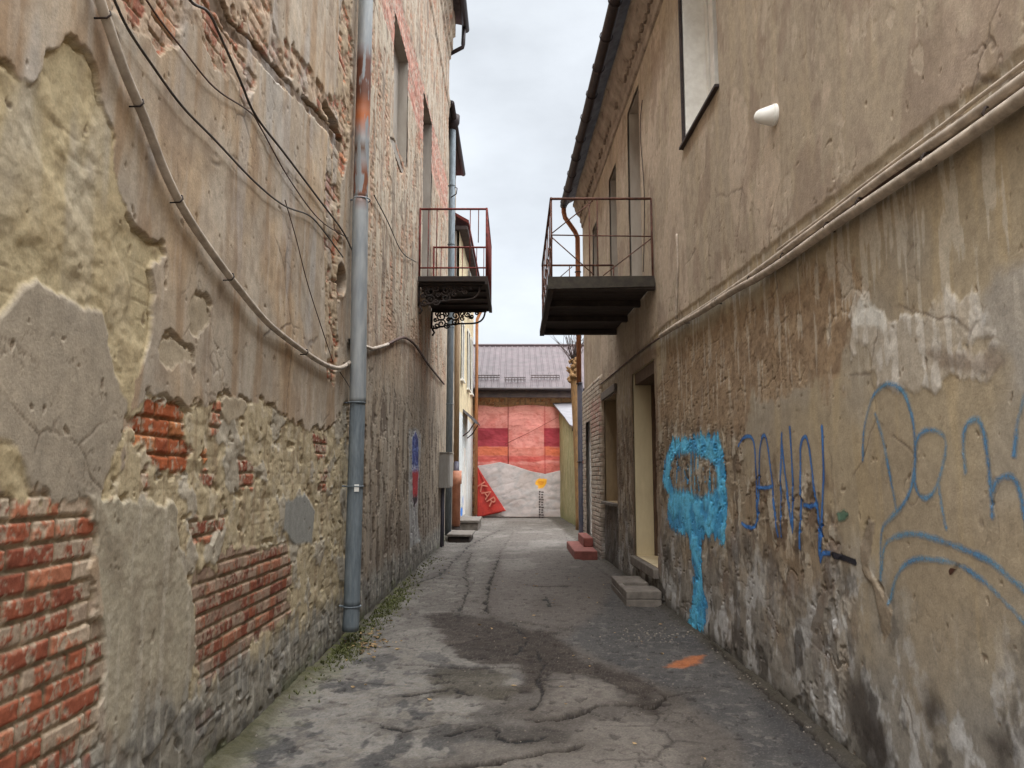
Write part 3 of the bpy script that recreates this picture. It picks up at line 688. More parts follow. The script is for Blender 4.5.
# door and window surrounds: brown worn strip
for (a, b, c_, d_), w_ in ((LDOOR, 0.16), (LWIN, 0.14)):
    fr_ = np.maximum(np.maximum(a-U, U-b), V-d_)
    W.tint(ss(w_+0.03, w_-0.02, fr_+0.05*W.n3)*ss(c_-0.1, c_, V)*0.6, A(112, 88, 70))
W.tint(ss(12.9, 13.05, U)*ss(14.6, 14.5, U)*ss(1.12, 1.0, V)*0.75, A(64, 56, 50))
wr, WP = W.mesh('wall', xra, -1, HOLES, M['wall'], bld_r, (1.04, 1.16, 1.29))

# ---- sprayed writing and figures, each a coat of paint of its own on the relief
def strokes(LL, w, soft=0.012):
    mk = np.zeros(U.shape, dtype=F32)
    for P_ in LL:
        ww = w
        if isinstance(P_, tuple): P_, ww = P_
        d = line_d(px(smooth(P_, 5), PR), U, V, 0.25)
        mk = np.maximum(mk, ss(ww+soft, ww-soft, d+0.004*W.n3))
    return mk
def coat(name, mk, c1, c2, k=0.5):
    col = np.empty(W.c.shape, dtype=F32); col[:] = A(*c1)
    col += (A(*c2)-col)*ss(-0.2, 0.3, W.n2+0.4*W.n3)[..., None]*F32(k)
    return paint_part(name, W, WP, mk, col, bld_r, -1)
outer = [(664, 460), (672, 440), (690, 436), (708, 434), (720, 438), (724, 470), (726, 510), (724, 548), (718, 540), (712, 536), (704, 534), (700, 545), (702, 580), (706, 602), (706, 622), (702, 630), (690, 634), (679, 633), (688, 620), (692, 600), (692, 570), (688, 536), (680, 534), (672, 530), (666, 520), (668, 496), (662, 480)]
inner = [(671, 462), (676, 454), (690, 452), (706, 458), (716, 468), (718, 484), (712, 494), (700, 498), (688, 492), (674, 490), (669, 478)]
sdo = poly_sd(px(outer, PR), U, V, 0.4)+0.03*W.n3+0.02*W.n4+0.05*W.streak2-0.01; sdi = poly_sd(px(inner, PR), U, V, 0.4)+0.05*W.n3+0.02*W.n4
fill = 0.45*ss(0.14, 0.36, W.streak2+0.6*W.n3+0.3*W.n2)+0.08
fig = ss(-0.07, 0.05, sdo+0.02*W.streak2)*(1-ss(-0.06, 0.06, sdi)*(1-fill))
coat('blue_figure_graffiti', fig*(0.62+0.30*ss(-0.25, 0.25, W.n3+0.5*W.n4+0.4*W.streak2)), (92, 182, 222), (58, 138, 188), 0.9)
j = [[(737, 446), (742, 438), (750, 437), (754, 450), (755, 480), (756, 515), (753, 527), (747, 527), (741, 523)],
     [(757, 520), (758, 480), (759, 450), (762, 436), (766, 440), (770, 470), (774, 510), (777, 536)], [(756, 487), (764, 488), (772, 486)],
     [(780, 536), (780, 490), (781, 434)], [(781, 440), (785, 480), (790, 520), (792, 532)], [(789, 428), (791, 470), (792, 530)],
     [(799, 548), (800, 500), (799, 450), (803, 437), (807, 444), (812, 480), (817, 520), (818, 555)], [(803, 505), (810, 506), (816, 504)],
     [(820, 427), (822, 470), (820, 520), (819, 560), (822, 553), (832, 554)]]
coat('lettering_graffiti', strokes(j, 0.014, 0.016)*0.95*(0.85+0.2*ss(-0.2, 0.3, W.n3)), (58, 106, 164), (42, 78, 132), 0.6)
coat('black_stroke_graffiti', strokes([[(832, 555), (842, 558), (853, 562)]], 0.018, 0.01), (34, 34, 42), (26, 26, 32))
tg = [[(862, 460), (863, 430), (870, 400), (882, 386), (894, 385), (904, 396), (912, 425), (914, 455), (911, 485), (902, 505), (888, 520), (880, 535), (879, 580)],
      [(874, 414), (882, 440), (890, 480), (896, 512)],
      [(914, 480), (914, 450), (918, 435), (928, 430), (940, 434), (944, 446), (940, 470), (934, 490), (926, 498), (918, 494), (913, 480)], [(937, 484), (942, 510), (946, 528)],
      [(963, 472), (961, 445), (964, 426), (974, 419), (981, 430), (986, 460), (989, 490), (991, 516)],
      [(991, 490), (996, 480), (1008, 476), (1016, 486), (1022, 510), (1026, 540)], [(1012, 455), (1016, 420), (1024, 395), (1040, 370)],
      ([(880, 570), (884, 545), (900, 535), (922, 535), (960, 548), (990, 562), (1024, 592), (1060, 620)], 0.012), ([(887, 604), (896, 575), (910, 561), (930, 559), (960, 566), (990, 588), (1024, 625)], 0.010)]
coat('pale_blue_tag', strokes(tg, 0.011, 0.022)*0.68*(0.85+0.25*ss(-0.3, 0.3, W.n2)), (88, 132, 160), (62, 108, 150), 0.6)
fdl = [[(950, 572), (958, 563)]]
coat('brown_tick', strokes(fdl, 0.012, 0.006), (70, 44, 34), (58, 38, 30))
gs = [(836, 514), (842, 510), (846, 514), (843, 520), (837, 520)]
coat('green_smear', ss(-0.02, 0.02, poly_sd(px(gs, PR), U, V, 0.3)+0.02*W.n3)*0.8, (78, 108, 92), (84, 104, 88))

# ---- openings of the right building
def opening(name, Hh, depth, mats, back=None, backname='back_panel'):
    a, b, c_, d_ = Hh; f = 0.028; k = MB()
    k.rw(a-0.25, a, -depth-0.06, -f, c_, d_); k.rw(b, b+0.25, -depth-0.06, -f, c_, d_)
    k.rw(a-0.25, b+0.25, -depth-0.06, -f, d_, d_+0.25); k.rw(a-0.25, b+0.25, -depth-0.06, -f, c_-0.25, c_)
    fr = k.build(name, mats, bld_r)
    if back: MB().rw(a-0.1, b+0.1, -depth-0.12, -depth, c_-0.1, d_+0.1).build(backname, back, fr)
    return fr
# white plastic window
o = opening('plastic_window', WWIN, 0.34, M['whitepl'], M['zinc'], 'pane'); a, b, c_, d_ = WWIN
k = MB()
for y0, y1 in ((a, a+0.07), (b-0.10, b), (b-0.30, b-0.16), ((a+b)/2-0.06, (a+b)/2+0.06)): k.rw(y0, y1, -0.342, -0.27, c_, d_)
for z0, z1 in ((c_, c_+0.08), (d_-0.08, d_)): k.rw(a+0.07, b-0.07, -0.342, -0.275, z0, z1)
k.build('window_frame', M['whitepl'], o, bevel=0.008)
MB().rw(a-0.02, b+0.04, -0.03, 0.045, c_-0.035, c_-0.004).build('sill', M['gutter'], o, bevel=0.004)
MB().rw(b+0.002, b+0.03, -0.02, 0.012, c_-0.04, d_-0.3).build('bead', M['gutter'], o)
o = opening('balcony_doorway', BDOOR, 0.24, M['reveal'], M['reveal'], 'infill')
for H_ in (RW2, RW3):
    o = opening('old_window', H_, 0.22, M['reveal'], M['glass'], 'pane'); a, b, c_, d_ = H_; k = MB()
    for y0, y1 in ((a, a+0.06), (b-0.06, b), ((a+b)/2-0.04, (a+b)/2+0.04)): k.rw(y0, y1, -0.222, -0.17, c_, d_)
    for z0, z1 in ((c_, c_+0.06), (d_-0.06, d_), (d_-0.75, d_-0.68)): k.rw(a+0.06, b-0.06, -0.222, -0.173, z0, z1)
    k.build('window_frame', M['oldwood'], o)
o = opening('street_door', LDOOR, 0.37, M['cream'], M['oldwood'], 'door_leaf'); a, b, c_, d_ = LDOOR
k = MB(); k.rw(a+0.02, b-0.02, -0.37, -0.05, d_-0.17, d_-0.003); k.rw(a+0.001, a+0.1, -0.37, -0.29, c_, d_-0.17); k.rw(b-0.04, b-0.001, -0.37, -0.29, c_, d_-0.17)
k.build('door_frame', M['oldwood'], o)
MB().rw(a-0.02, b+0.06, -0.3, 0.06, c_-0.13, c_-0.004).build('threshold', M['concrete'], o, bevel=0.012)
k = MB(); k.tube([(xr(a+.9)+0.33, a+0.9, 1.45), (xr(a+.9)+0.25, a+0.9, 1.45), (xr(a+.9)+0.25, a+0.8, 1.45)], 0.012, 8); k.build('handle', M['blackiron'], o, True)
o = opening('street_window', LWIN, 0.33, M['dirtycream'], M['glass'], 'pane'); a, b, c_, d_ = LWIN
k = MB()
for y0, y1 in ((a, a+0.07), (b-0.07, b), ((a+b)/2-0.04, (a+b)/2+0.04)): k.rw(y0, y1, -0.332, -0.27, c_, d_)
for z0, z1 in ((c_, c_+0.07), (d_-0.07, d_), (d_-0.6, d_-0.54)): k.rw(a+0.07, b-0.07, -0.332, -0.273, z0, z1)
k.build('window_frame', M['oldwood'], o)
MB().rw(a-0.02, b+0.02, -0.3, 0.07, c_-0.05, c_-0.003).build('sill', M['concrete'], o, bevel=0.006)
MB().rw(a-0.1, b+0.14, -0.01, 0.035, d_+0.02, d_+0.16).build('lintel', M['concrete'], o, bevel=0.008)
o = opening('narrow_doorway', SLOT, 0.25, M['whitepl'], M['darkgap'], 'door_leaf')
# cornice, soffit, roof and gutter
YS = np.linspace(-0.8, REND, 46)
prof = [(-0.02, 7.42), (0.03, 7.44), (0.04, 7.48), (0.04, 7.54), (0.07, 7.57), (0.075, 7.68), (0.11, 7.72), (0.15, 7.76), (0.18, 7.84), (0.20, 7.94), (0.23, 7.95), (0.23, 8.02), (-0.1, 8.02)]
rows = []
for i, y in enumerate(YS):
    rows.append([(xr(y)-p-0.006*math.sin(y*3.1+z*5), y, z+0.008*math.sin(y*1.7)) for p, z in prof])
co_ = MB().sheet(rows).build('cornice', mat('cornice_plaster', (152, 140, 126), (124, 113, 101), 4, 0.9, 0, 0.7, 0.012, 0.35, 0.6, c3=(92, 80, 70)), bld_r)
DM = mat('dentil_plaster', (132, 118, 104), (98, 86, 76), 6, 0.9, 0, 0.6, 0.01); y = -0.7; rr = random.Random(5)
while y < REND-0.2:
    if rr.random() > 0.22:
        q0 = 0.012*rr.random(); MB().rw(y, y+0.11, 0.06, 0.105+q0, 7.58+q0, 7.68).build('dentil', DM, bld_r, bevel=0.012)
    y += 0.22
MB().box(1.9, 6.5, -0.86, -0.79, -0.2, 8.0).build('gable_end', M['reveal'], bld_r)
MB().rw(REND-0.02, REND+0.06, -3.0, -0.002, -0.2, 8.0).build('gable_end', M['reveal'], bld_r)
MB().box(2.35, 6.5, -0.8, REND-0.02, -0.3, 8.0).build('rear_body', M['reveal'], bld_r)
k = MB(); a_ = [(xr(y)-0.40, y) for y in (-0.8, 6, REND+0.15)]
pts = []
for x, y in a_: pts.append([(x, y, 8.04), (7.2, y, 11.2)])
k.sheet(pts); pts2 = [[(x, y, z+0.06) for x, y, z in r] for r in pts]; k.sheet(pts2)
k.sheet([[(x, y, 8.04), (x, y, 8.10)] for x, y in a_])
k.sheet([[(a_[-1][0], REND+0.15, 8.04), (7.2, REND+0.15, 11.2)], [(a_[-1][0], REND+0.15, 8.10), (7.2, REND+0.15, 11.26)]])
k.build('roof', M['rooftin'], bld_r)
k = MB(); pth = []
for y in np.linspace(-0.8, REND+0.1, 30): pth.append((xr(y)-0.44, y, 8.06-0.004*(y-5)+0.01*math.sin(y*2.3)))
k.tube(pth, 0.085, 12); gt = k.build('gutter', M['gutter'], bld_r, True)
for y in np.arange(-0.5, REND, 0.85):
    MB().tube([(xr(y)-0.44+0.095*math.cos(w), y, 8.06-0.004*(y-5)+0.095*math.sin(w)) for w in np.linspace(0, 2*PI, 13)], 0.009, 6, False).build('gutter_bracket', M['gutter'], gt)
# ================================================================== ground
xs = np.concatenate([-np.geomspace(160, 1.85, 26), np.arange(-1.80, 2.02, 0.0072), np.geomspace(2.1, 160, 26)])
ys = np.array(axis([(-60, -4, lambda y: max(0.5, abs(y)*0.12)), (-4, 3.2, lambda y: 0.08), (3.2, 30, lambda y: min(0.04, 0.0005*y*y)), (30, 220, lambda y: y*0.12)]))
G = Surf(xs, ys, A(118, 111, 104)); U, V = G.U, G.V
def Z(L): return [PG(430+x/2.867, 500+y/2.867) for x, y in L]
def PP(L): return [PG(x, y) for x, y in L]
n1, n2, n3, n4 = G.n1, G.n2, G.n3, G.n4
rag = 0.09*n2+0.05*n3+0.02*n4
G.d += 0.012*n1+0.006*n2+0.002*n3
grain = fbm(U*60, V*60, 3, 90, 0.7)
G.tint(ss(-0.1, 0.3, n1)*0.5, A(106, 99, 92)); G.tint(ss(0.0, 0.3, n2)*0.4, A(130, 122, 112)); G.tint(ss(0.1, 0.4, n3)*0.4, A(92, 86, 80))
lf = ss(0.3, -0.5, U+0.5*n1+0.2*n2)*ss(9.5, 6, V)
G.tint(lf*0.85, A(158, 153, 145)); G.tint(lf*ss(0.0, 0.25, n2+0.5*n3)*0.6, A(108, 102, 96)); G.tint(lf*ss(0.05, 0.3, n3+0.4*n4)*0.5, A(156, 148, 136))
G.tint(lf*ss(0.04, 0.16, fbm(U*2.2, V*1.4, 5, 91, 0.6))*0.8, A(86, 85, 84)); G.d += lf*(0.004*n2+0.003*n3+0.003*n4)
# mid distance: smoother later patch
sm = [(196, 160), (178, 220), (162, 290), (166, 335), (260, 350), (400, 372), (560, 365), (620, 330), (560, 250), (420, 160), (380, 90), (240, 90)]
q = poly_sd(Z(sm), U, V, 0.8)+rag*0.6; ms = ss(-0.04, 0.06, q)
G.tint(ms*0.75, A(122, 114, 107)); G.tint(ms*ss(0.1, 0.4, n2)*0.5, A(104, 97, 91)); G.d += ms*(0.012-0.5*G.d)
G.d -= 0.012*np.exp(-np.square(q/0.025))*ss(-0.2, 0.1, n2); G.tint(np.exp(-np.square(q/0.03))*0.5*ss(-0.2, 0.1, n2), A(72, 66, 60))
G.tint(np.exp(-np.square((q+0.10)/0.05))*0.6*ss(-0.05, 0.15, n3)*ss(7.6, 7.2, V), A(150, 144, 134))
# left of the seam: old broken slabs
lw = ss(-0.35, -0.6, U+0.15*n2)*ss(7.2, 8, V); G.tint(lw*0.5, A(130, 124, 116)); G.tint(lw*ss(0.05, 0.25, n2)*0.6, A(150, 144, 136))
dg = fbm(U*1.3, V*1.3, 5, 92, 0.55)
G.tint(lw*(1-ss(0, 0.03, np.abs(dg)))*0.6, A(80, 74, 68)); G.d -= lw*0.01*(1-ss(0, 0.03, np.abs(dg)))
# damp dark band
dmp = [(-20, 330), (60, 322), (200, 342), (300, 375), (360, 378), (420, 430), (440, 462), (520, 480), (600, 500), (650, 540), (676, 585), (640, 612), (590, 600), (560, 560), (520, 528), (440, 498), (350, 496), (320, 520), (290, 560), (250, 560), (262, 500), (240, 470), (160, 470), (80, 450), (20, 380)]
q = poly_sd(Z(dmp), U, V, 0.6)+rag; md = ss(-0.05, 0.08, q)
G.tint(md*0.9, A(78, 70, 64)); G.tint(md*ss(0.05, 0.3, n3)*0.5, A(68, 61, 56)); G.tint(md*ss(0.2, 0.4, n2)*0.4, A(108, 99, 90)); G.d -= 0.006*md
dm2 = [(0, 480), (120, 478), (240, 490), (250, 540), (230, 580), (120, 560), (0, 570)]
q = poly_sd(Z(dm2), U, V, 0.6)+rag; G.tint(ss(-0.05, 0.08, q)*0.75, A(92, 86, 74))
dm3 = [(60, 660), (140, 600), (220, 590), (250, 640), (430, 660), (430, 700), (250, 700), (120, 690)]
q = poly_sd(Z(dm3), U, V, 0.6)+rag*1.4; G.tint(ss(-0.05, 0.08, q)*0.7, A(88, 83, 78))
lobe = [(308, 615), (330, 560), (372, 520), (440, 508), (530, 532), (545, 575), (450, 602), (360, 635)]
q = poly_sd(Z(lobe), U, V, 0.5)+rag*0.5; ml = ss(-0.03, 0.04, q)
G.tint(ml*0.9, A(140, 132, 123)); G.tint(ml*ss(0.0, 0.3, n3)*0.5, A(108, 100, 94)); G.d += 0.007*ml
lb2 = [(20, 765), (60, 700), (150, 690), (260, 715), (390, 690), (430, 650), (470, 630), (640, 640), (700, 700), (760, 800), (20, 820)]
q = poly_sd(Z(lb2), U, V, 0.6)+rag*0.7; G.tint(ss(-0.05, 0.06, q)*0.7, A(142, 134, 125))
# right-hand dark smooth strip
rs = [(620, 556), (650, 590), (700, 634), (760, 690), (900, 800), (960, 900), (800, 900), (735, 740), (668, 690), (600, 660), (560, 640), (600, 610)]
q = poly_sd(PP(rs), U, V, 0.7)+rag*0.6; mr_ = ss(-0.06, 0.12, q)
G.tint(mr_*0.85, A(98, 96, 94)); G.tint(mr_*ss(0.1, 0.4, n1)*0.5, A(82, 80, 80)); G.d += mr_*(-0.6*G.d)
G.tint(mr_*ss(0.25, 0.4, n3+0.4*n4)*0.5, A(146, 140, 132))
drk = [(745, 700), (770, 690), (850, 768), (900, 830), (840, 830), (800, 770)]
G.tint(ss(-0.05, 0.1, poly_sd(PP(drk), U, V, 0.5)+rag*0.5)*0.6, A(74, 73, 74))
# apron by the steps and pale slab by the far tarpaulin
ap = [(612, 606), (640, 590), (672, 600), (690, 628), (660, 636), (620, 632)]
G.tint(ss(-0.04, 0.06, poly_sd(PP(ap), U, V, 0.5)+rag*0.5)*0.5, A(100, 96, 92))
G.tint(ss(-0.1, 0.1, poly_sd(PP([(530, 541), (558, 540), (560, 547), (528, 548)]), U, V, 0.5)+rag*0.4)*0.7, A(154, 148, 140))
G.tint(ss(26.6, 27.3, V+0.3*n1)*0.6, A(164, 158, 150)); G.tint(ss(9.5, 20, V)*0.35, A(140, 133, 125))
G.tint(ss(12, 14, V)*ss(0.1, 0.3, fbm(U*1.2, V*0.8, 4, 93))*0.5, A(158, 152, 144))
# cracks
def crack(P_, w, dep, wob=1.0, col=(48, 43, 39)):
    d = line_d(P_, U+0.03*n3+0.05*n2*wob, V+0.10*n2*wob+0.05*n3, 0.3)
    w2 = w*0.48*(0.5+1.1*ss(-0.2, 0.3, n2))
    m_ = 1-ss(w2*0.4, w2*1.3, d); G.d -= dep*0.7*m_; G.tint(m_*0.95, A(*col))
    G.tint(np.exp(-np.square(d/(w*4)))*0.35, A(80, 73, 66))
crack(Z([(300, 635), (370, 630), (420, 612), (450, 605), (480, 590), (560, 585), (640, 590), (668, 578), (672, 556)]), 0.060, 0.05)
crack(Z([(640, 590), (700, 560), (780, 545)]), 0.03, 0.02)
crack(Z([(-20, 770), (40, 762), (140, 750), (260, 735), (350, 715), (400, 712), (440, 700)]), 0.050, 0.045)
crack(Z([(-100, 470), (0, 476), (120, 482), (230, 480)]), 0.065, 0.03)
crack(Z([(300, 430), (330, 470), (310, 500), (330, 540), (300, 600)]), 0.03, 0.02)
crack(Z([(200, 160), (178, 220), (160, 290), (165, 330)]), 0.035, 0.025)
crack(Z([(80, 330), (110, 260), (100, 200), (120, 150)]), 0.03, 0.02)
crack(Z([(260, 245), (330, 250), (400, 248)]), 0.10, 0.02); crack(Z([(330, 280), (345, 310)]), 0.05, 0.012)
crack(Z([(60, 670), (150, 650), (220, 690), (330, 680)]), 0.035, 0.02)
crack(Z([(-60, 560), (60, 545), (120, 560)]), 0.035, 0.015)
crack(Z([(-160, 640), (-60, 660), (40, 640)]), 0.03, 0.02); crack(Z([(240, 350), (280, 400), (250, 440)]), 0.03, 0.015)
crack(PP([(400, 590), (440, 575), (470, 545), (500, 530)]), 0.04, 0.015, 2)
crack(PP([(705, 640), (740, 672), (790, 716), (850, 772), (900, 820)]), 0.022, 0.03, 0.3)
oldm = (1-mr_)*(1-0.9*ms)
G.crackle(1.3, 0.035, 0.009, 96, oldm*ss(-0.1, 0.15, fbm(U*0.5, V*0.5, 2, 97)), A(60, 54, 50))
g2 = fbm(U*0.9, V*0.9, 5, 94, 0.55); mk = (1-ss(0, 0.014, np.abs(g2)))*ss(-0.1, 0.2, n1)*(1-mr_)*(1-0.8*ms)
G.d -= 0.012*mk; G.tint(mk*0.6, A(62, 56, 52))
pit = ss(0.40, 0.46, fbm(U*9, V*9, 3, 95)+0.1*n4); G.d -= 0.008*pit; G.tint(pit*0.5, A(66, 60, 56))
G.tint(ss(0.2, 0.45, grain)*0.2, A(150, 143, 134)); G.tint(ss(0.2, 0.45, -grain)*0.3, A(76, 71, 66)); G.d += 0.0015*grain
# darker raised edge along the walls, moss at the left foot
wd = np.minimum(U-XL, xra(V)-U)
G.tint(ss(0.14, 0.0, wd+0.06*n2)*0.7, A(78, 72, 62)); G.d += 0.03*ss(0.12, 0.0, wd+0.03*n2)
mo = ss(0.42, 0.08, (U-XL)+0.25*n2+0.1*n3)*ss(6.0, 6.8, V)*ss(13, 10.5, V)*ss(-0.15, 0.15, n1+0.3*n3+0.2)
G.tint(mo*0.7*ss(-0.1, 0.15, n3+0.5*n2), A(102, 102, 64)); 
mo2 = ss(0.3, 0.05, (U-XL)+0.2*n2+0.1*n3)*ss(3.0, 4, V)*ss(7.5, 6.5, V); G.tint(mo2*0.35, A(112, 108, 78))
# an orange smear of paint
q = poly_sd(PP([(664, 667), (676, 661), (692, 656), (705, 655), (700, 663), (684, 668)]), U, V, 0.3)+0.03*n3+0.015*n4
G.tint(ss(-0.03, 0.04, q)*0.75*ss(0.95, 1.3, U+0.15*n3), A(176, 112, 76)); G.tint(ss(-0.03, 0.03, q)*ss(1.22, 1.0, U)*0.5, A(170, 100, 96))
P = np.stack([U, V, G.d], -1)
gm = A(112, 105, 98); G.c = np.clip(gm+(G.c-gm)*1.4, 0.02, 0.8)
G.c *= np.array((0.52, 0.52, 0.53), dtype=F32)
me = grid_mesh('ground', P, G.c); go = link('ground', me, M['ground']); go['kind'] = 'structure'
gz = lambda x, y: float(G.d[np.argmin(abs(ys-y)), np.argmin(abs(xs-x))])

# moss tufts, leaves and rubble on the ground
rr = random.Random(3)
k = MB()
for i in range(1500):
    y = rr.choice([rr.gauss(9.6, 0.9), rr.gauss(9.6, 0.9), rr.gauss(7.2, 0.3), rr.uniform(5.5, 15)]); x = XL+0.04+abs(rr.gauss(0, 0.13))
    if not 3.5 < y < 16: continue
    z = gz(x, y); s = rr.uniform(0.010, 0.032)
    for j in range(5):
        a = rr.uniform(0, 6.28); dx, dy = math.cos(a), math.sin(a); w = s*0.25; b = len(k.v)
        k.v += [(x-dy*w, y+dx*w, z-0.004), (x+dy*w, y-dx*w, z-0.004), (x+dx*s*.8, y+dy*s*.8, z+s*rr.uniform(.5, 1.3))]; k.f.append((b, b+1, b+2))
mo_ = k.build('moss', M['moss']); mo_['kind'] = 'stuff'; tag(mo_, 'patchy green moss and grass along the foot of the left wall', 'moss')
k = MB()
lp = [PG(355+rr.gauss(6, 14), 640+rr.gauss(0, 7)) for _ in range(70)] + [(rr.uniform(-1.6, 1.7), rr.uniform(4.2, 13)) for _ in range(50)] + [PG(370+rr.gauss(0, 18), 648+rr.gauss(0, 4)) for _ in range(40)]
for x, y in lp:
    if x < XL+0.05 or x > xr(y)-0.08: continue
    z = gz(x, y)+0.004; s = rr.uniform(0.012, 0.035); a = rr.uniform(0, 6.28); c, d = math.cos(a), math.sin(a); t = rr.uniform(0.15, 0.5)*s; b = len(k.v)
    k.v += [(x-c*s, y-d*s, z+t), (x-d*s*.45, y+c*s*.45, z+rr.uniform(0, .6)*s), (x+c*s, y+d*s, z+t*rr.uniform(.3, 1.4)), (x+d*s*.45, y-c*s*.45, z+rr.uniform(0, .6)*s), (x, y, z)]
    k.f += [(b, b+1, b+4), (b+1, b+2, b+4), (b+2, b+3, b+4), (b+3, b, b+4)]
lo__ = k.build('leaf_litter', M['leaf']); lo__['kind'] = 'stuff'; tag(lo__, 'dry leaves and scraps scattered on the asphalt near the grey pipe', 'leaf litter')
k = MB()
def stone(k, x, y, s):
    z = gz(x, y); b = len(k.v); n = 7
    for lv, (f, h) in enumerate(((1.0, -0.2), (0.95, 0.35), (0.5, 0.75))):
        for i in range(n):
            a = 2*PI*i/n+lv*.3; r = s*f*rr.uniform(.7, 1.2); k.v.append((x+math.cos(a)*r, y+math.sin(a)*r, z+s*h*rr.uniform(.8, 1.2)))
    for lv in range(2):
        for i in range(n): k.f.append((b+lv*n+i, b+lv*n+(i+1) % n, b+(lv+1)*n+(i+1) % n, b+(lv+1)*n+i))
    k.f.append(tuple(b+2*n+i for i in range(n)))
for _ in range(110):
    x, y = PG(rr.gauss(655, 24), 635+rr.gauss(0, 5.0)); stone(k, x, y, rr.uniform(0.003, 0.013))
for _ in range(90):
    y = rr.uniform(4, 9); stone(k, xr(y)-0.04-abs(rr.gauss(0, 0.05)), y, rr.uniform(0.003, 0.010))
for _ in range(110):
    y = rr.uniform(3.6, 12); stone(k, XL+0.06+abs(rr.gauss(0, 0.10)), y, rr.uniform(0.004, 0.013))
for _ in range(160):
    stone(k, rr.uniform(-1.5, 1.7), rr.uniform(3.8, 14), rr.uniform(0.003, 0.009))
rb = k.build('rubble', M['rubble']); rb['kind'] = 'stuff'; tag(rb, 'crumbs of fallen plaster and grit along the wall feet', 'rubble')

# ================================================================== balconies
def spiral(cx, cz, r0, turns, a0, sgn, y, n=22):
    return [(cx+r0*(1-0.82*t)*math.cos(a0+sgn*turns*2*PI*t), y, cz+r0*(1-0.82*t)*math.sin(a0+sgn*turns*2*PI*t)) for t in np.linspace(0, 1, n)]
bal = thing('balcony', 'small red rusted iron balcony on scrolled brackets high on the left wall', 'balcony', (XL, 13.9, 4.85))
BY0, BY1, BX0, BX1, BZ = 12.75, 15.05, XL+0.012, -0.47, 5.0
k = MB(); k.box(BX0, BX1, BY0, BY1, BZ-0.10, BZ); k.build('slab', M['blackiron'], bal, bevel=0.01)
k = MB()
for yy in np.linspace(BY0+0.1, BY1-0.1, 5): k.box(BX0, BX1-0.04, yy-0.03, yy+0.03, BZ-0.14, BZ-0.102)
k.box(BX1-0.05, BX1+0.01, BY0-0.01, BY1+0.01, BZ-0.15, BZ-0.06)
k.build('joist_frame', M['blackiron'], bal)
RZ = 6.2
def rail_side(P0, P1, n, skip=(), short=(), rad=0.009):
    kk = MB(); P0 = Vector(P0); P1 = Vector(P1)
    kk.tube([P0+Vector((0, 0, RZ)), P1+Vector((0, 0, RZ))], 0.02, 8).build('top_rail', M['redrust'], bal, True)
    MB().tube([P0+Vector((0, 0, BZ+0.15)), P1+Vector((0, 0, BZ+0.15))], 0.015, 8).build('bottom_rail', M['redrust'], bal, True)
    for i in range(n):
        if i in skip: continue
        p = P0.lerp(P1, (i+1)/(n+1)); z0 = BZ+0.6 if i in short else BZ+0.0
        bb = MB().tube([p+Vector((0, 0, z0)), p+Vector((0.004, 0.002, RZ))], rad, 6).build('baluster', M['redrust'], bal, True)
rail_side((BX0+0.02, BY0+0.03, 0), (BX1-0.02, BY0+0.03, 0), 7, (2, 3, 4), (6,))
rail_side((BX0+0.02, BY1-0.03, 0), (BX1-0.02, BY1-0.03, 0), 7, (1, 4))
rail_side((BX1-0.02, BY0+0.03, 0), (BX1-0.02, BY1-0.03, 0), 17, (3, 9), (), 0.011)
for x, y in ((BX0+0.02, BY0+0.03), (BX1-0.02, BY0+0.03), (BX0+0.02, BY1-0.03), (BX1-0.02, BY1-0.03)):
    MB().tube([(x, y, BZ-0.05), (x, y, RZ+0.02)], 0.018, 8).build('post', M['redrust'], bal, True)
for y in (BY0+0.12, BY1-0.12):
    k = MB(); L_ = 1.05; D_ = 0.36; z0 = BZ-0.14
    k.tube([(BX0, y, z0-D_), (BX0+0.01, y, z0)], 0.02, 8); k.tube([(BX0, y, z0-0.01), (BX0+L_+0.05, y, z0-0.01)], 0.02, 8)
    arc = [(BX0+L_*t, y, z0-D_*(1-t)**0.55*(1-0.25*t*t)-0.02*(1-t)) for t in np.linspace(0, 1, 16)]
    arc = [(BX0+0.02+L_*math.sin(w), y, z0-D_*math.cos(w)**1.0) for w in np.linspace(0, PI/2, 16)]
    arc = [(a, b, c+0.10*math.sin(4*w)*0.6) for (a, b, c), w in zip(arc, np.linspace(0, PI/2, 16))]
    k.tube(arc, 0.018, 8)
    for cx, cz, r, t0, a0, sg in ((0.2, -0.22, 0.17, 1.6, 0.5, 1), (0.2, -0.50, 0.15, 1.5, 2.5, -1), (0.48, -0.18, 0.15, 1.6, 3.5, 1), (0.47, -0.42, 0.12, 1.5, 1.0, -1), (0.72, -0.14, 0.11, 1.5, 0.5, 1), (0.9, -0.08, 0.07, 1.4, 2.5, -1), (0.34, -0.34, 0.07, 1.3, 0, 1), (0.62, -0.3, 0.08, 1.3, 1, 1), (0.08, -0.36, 0.06, 1.3, 1, 1), (0.3, -0.1, 0.1, 1.5, 2, 1), (0.6, -0.1, 0.1, 1.5, 4, -1), (0.12, -0.1, 0.1, 1.4, 1, -1), (0.1, -0.58, 0.1, 1.4, 3, 1), (0.3, -0.56, 0.1, 1.4, 0, -1), (0.8, -0.22, 0.07, 1.4, 3, 1)):
        k.tube(spiral(BX0+cx, z0+cz*0.52, r*0.66, t0, a0, sg, y), 0.016, 6)
    k.tube([(BX0+0.02, y, z0-D_), (BX0+0.06, y, z0-D_-0.08), (BX0+0.02, y, z0-D_-0.14)], 0.02, 8)
    k.build('scroll_bracket', M['blackiron'], bal, True)
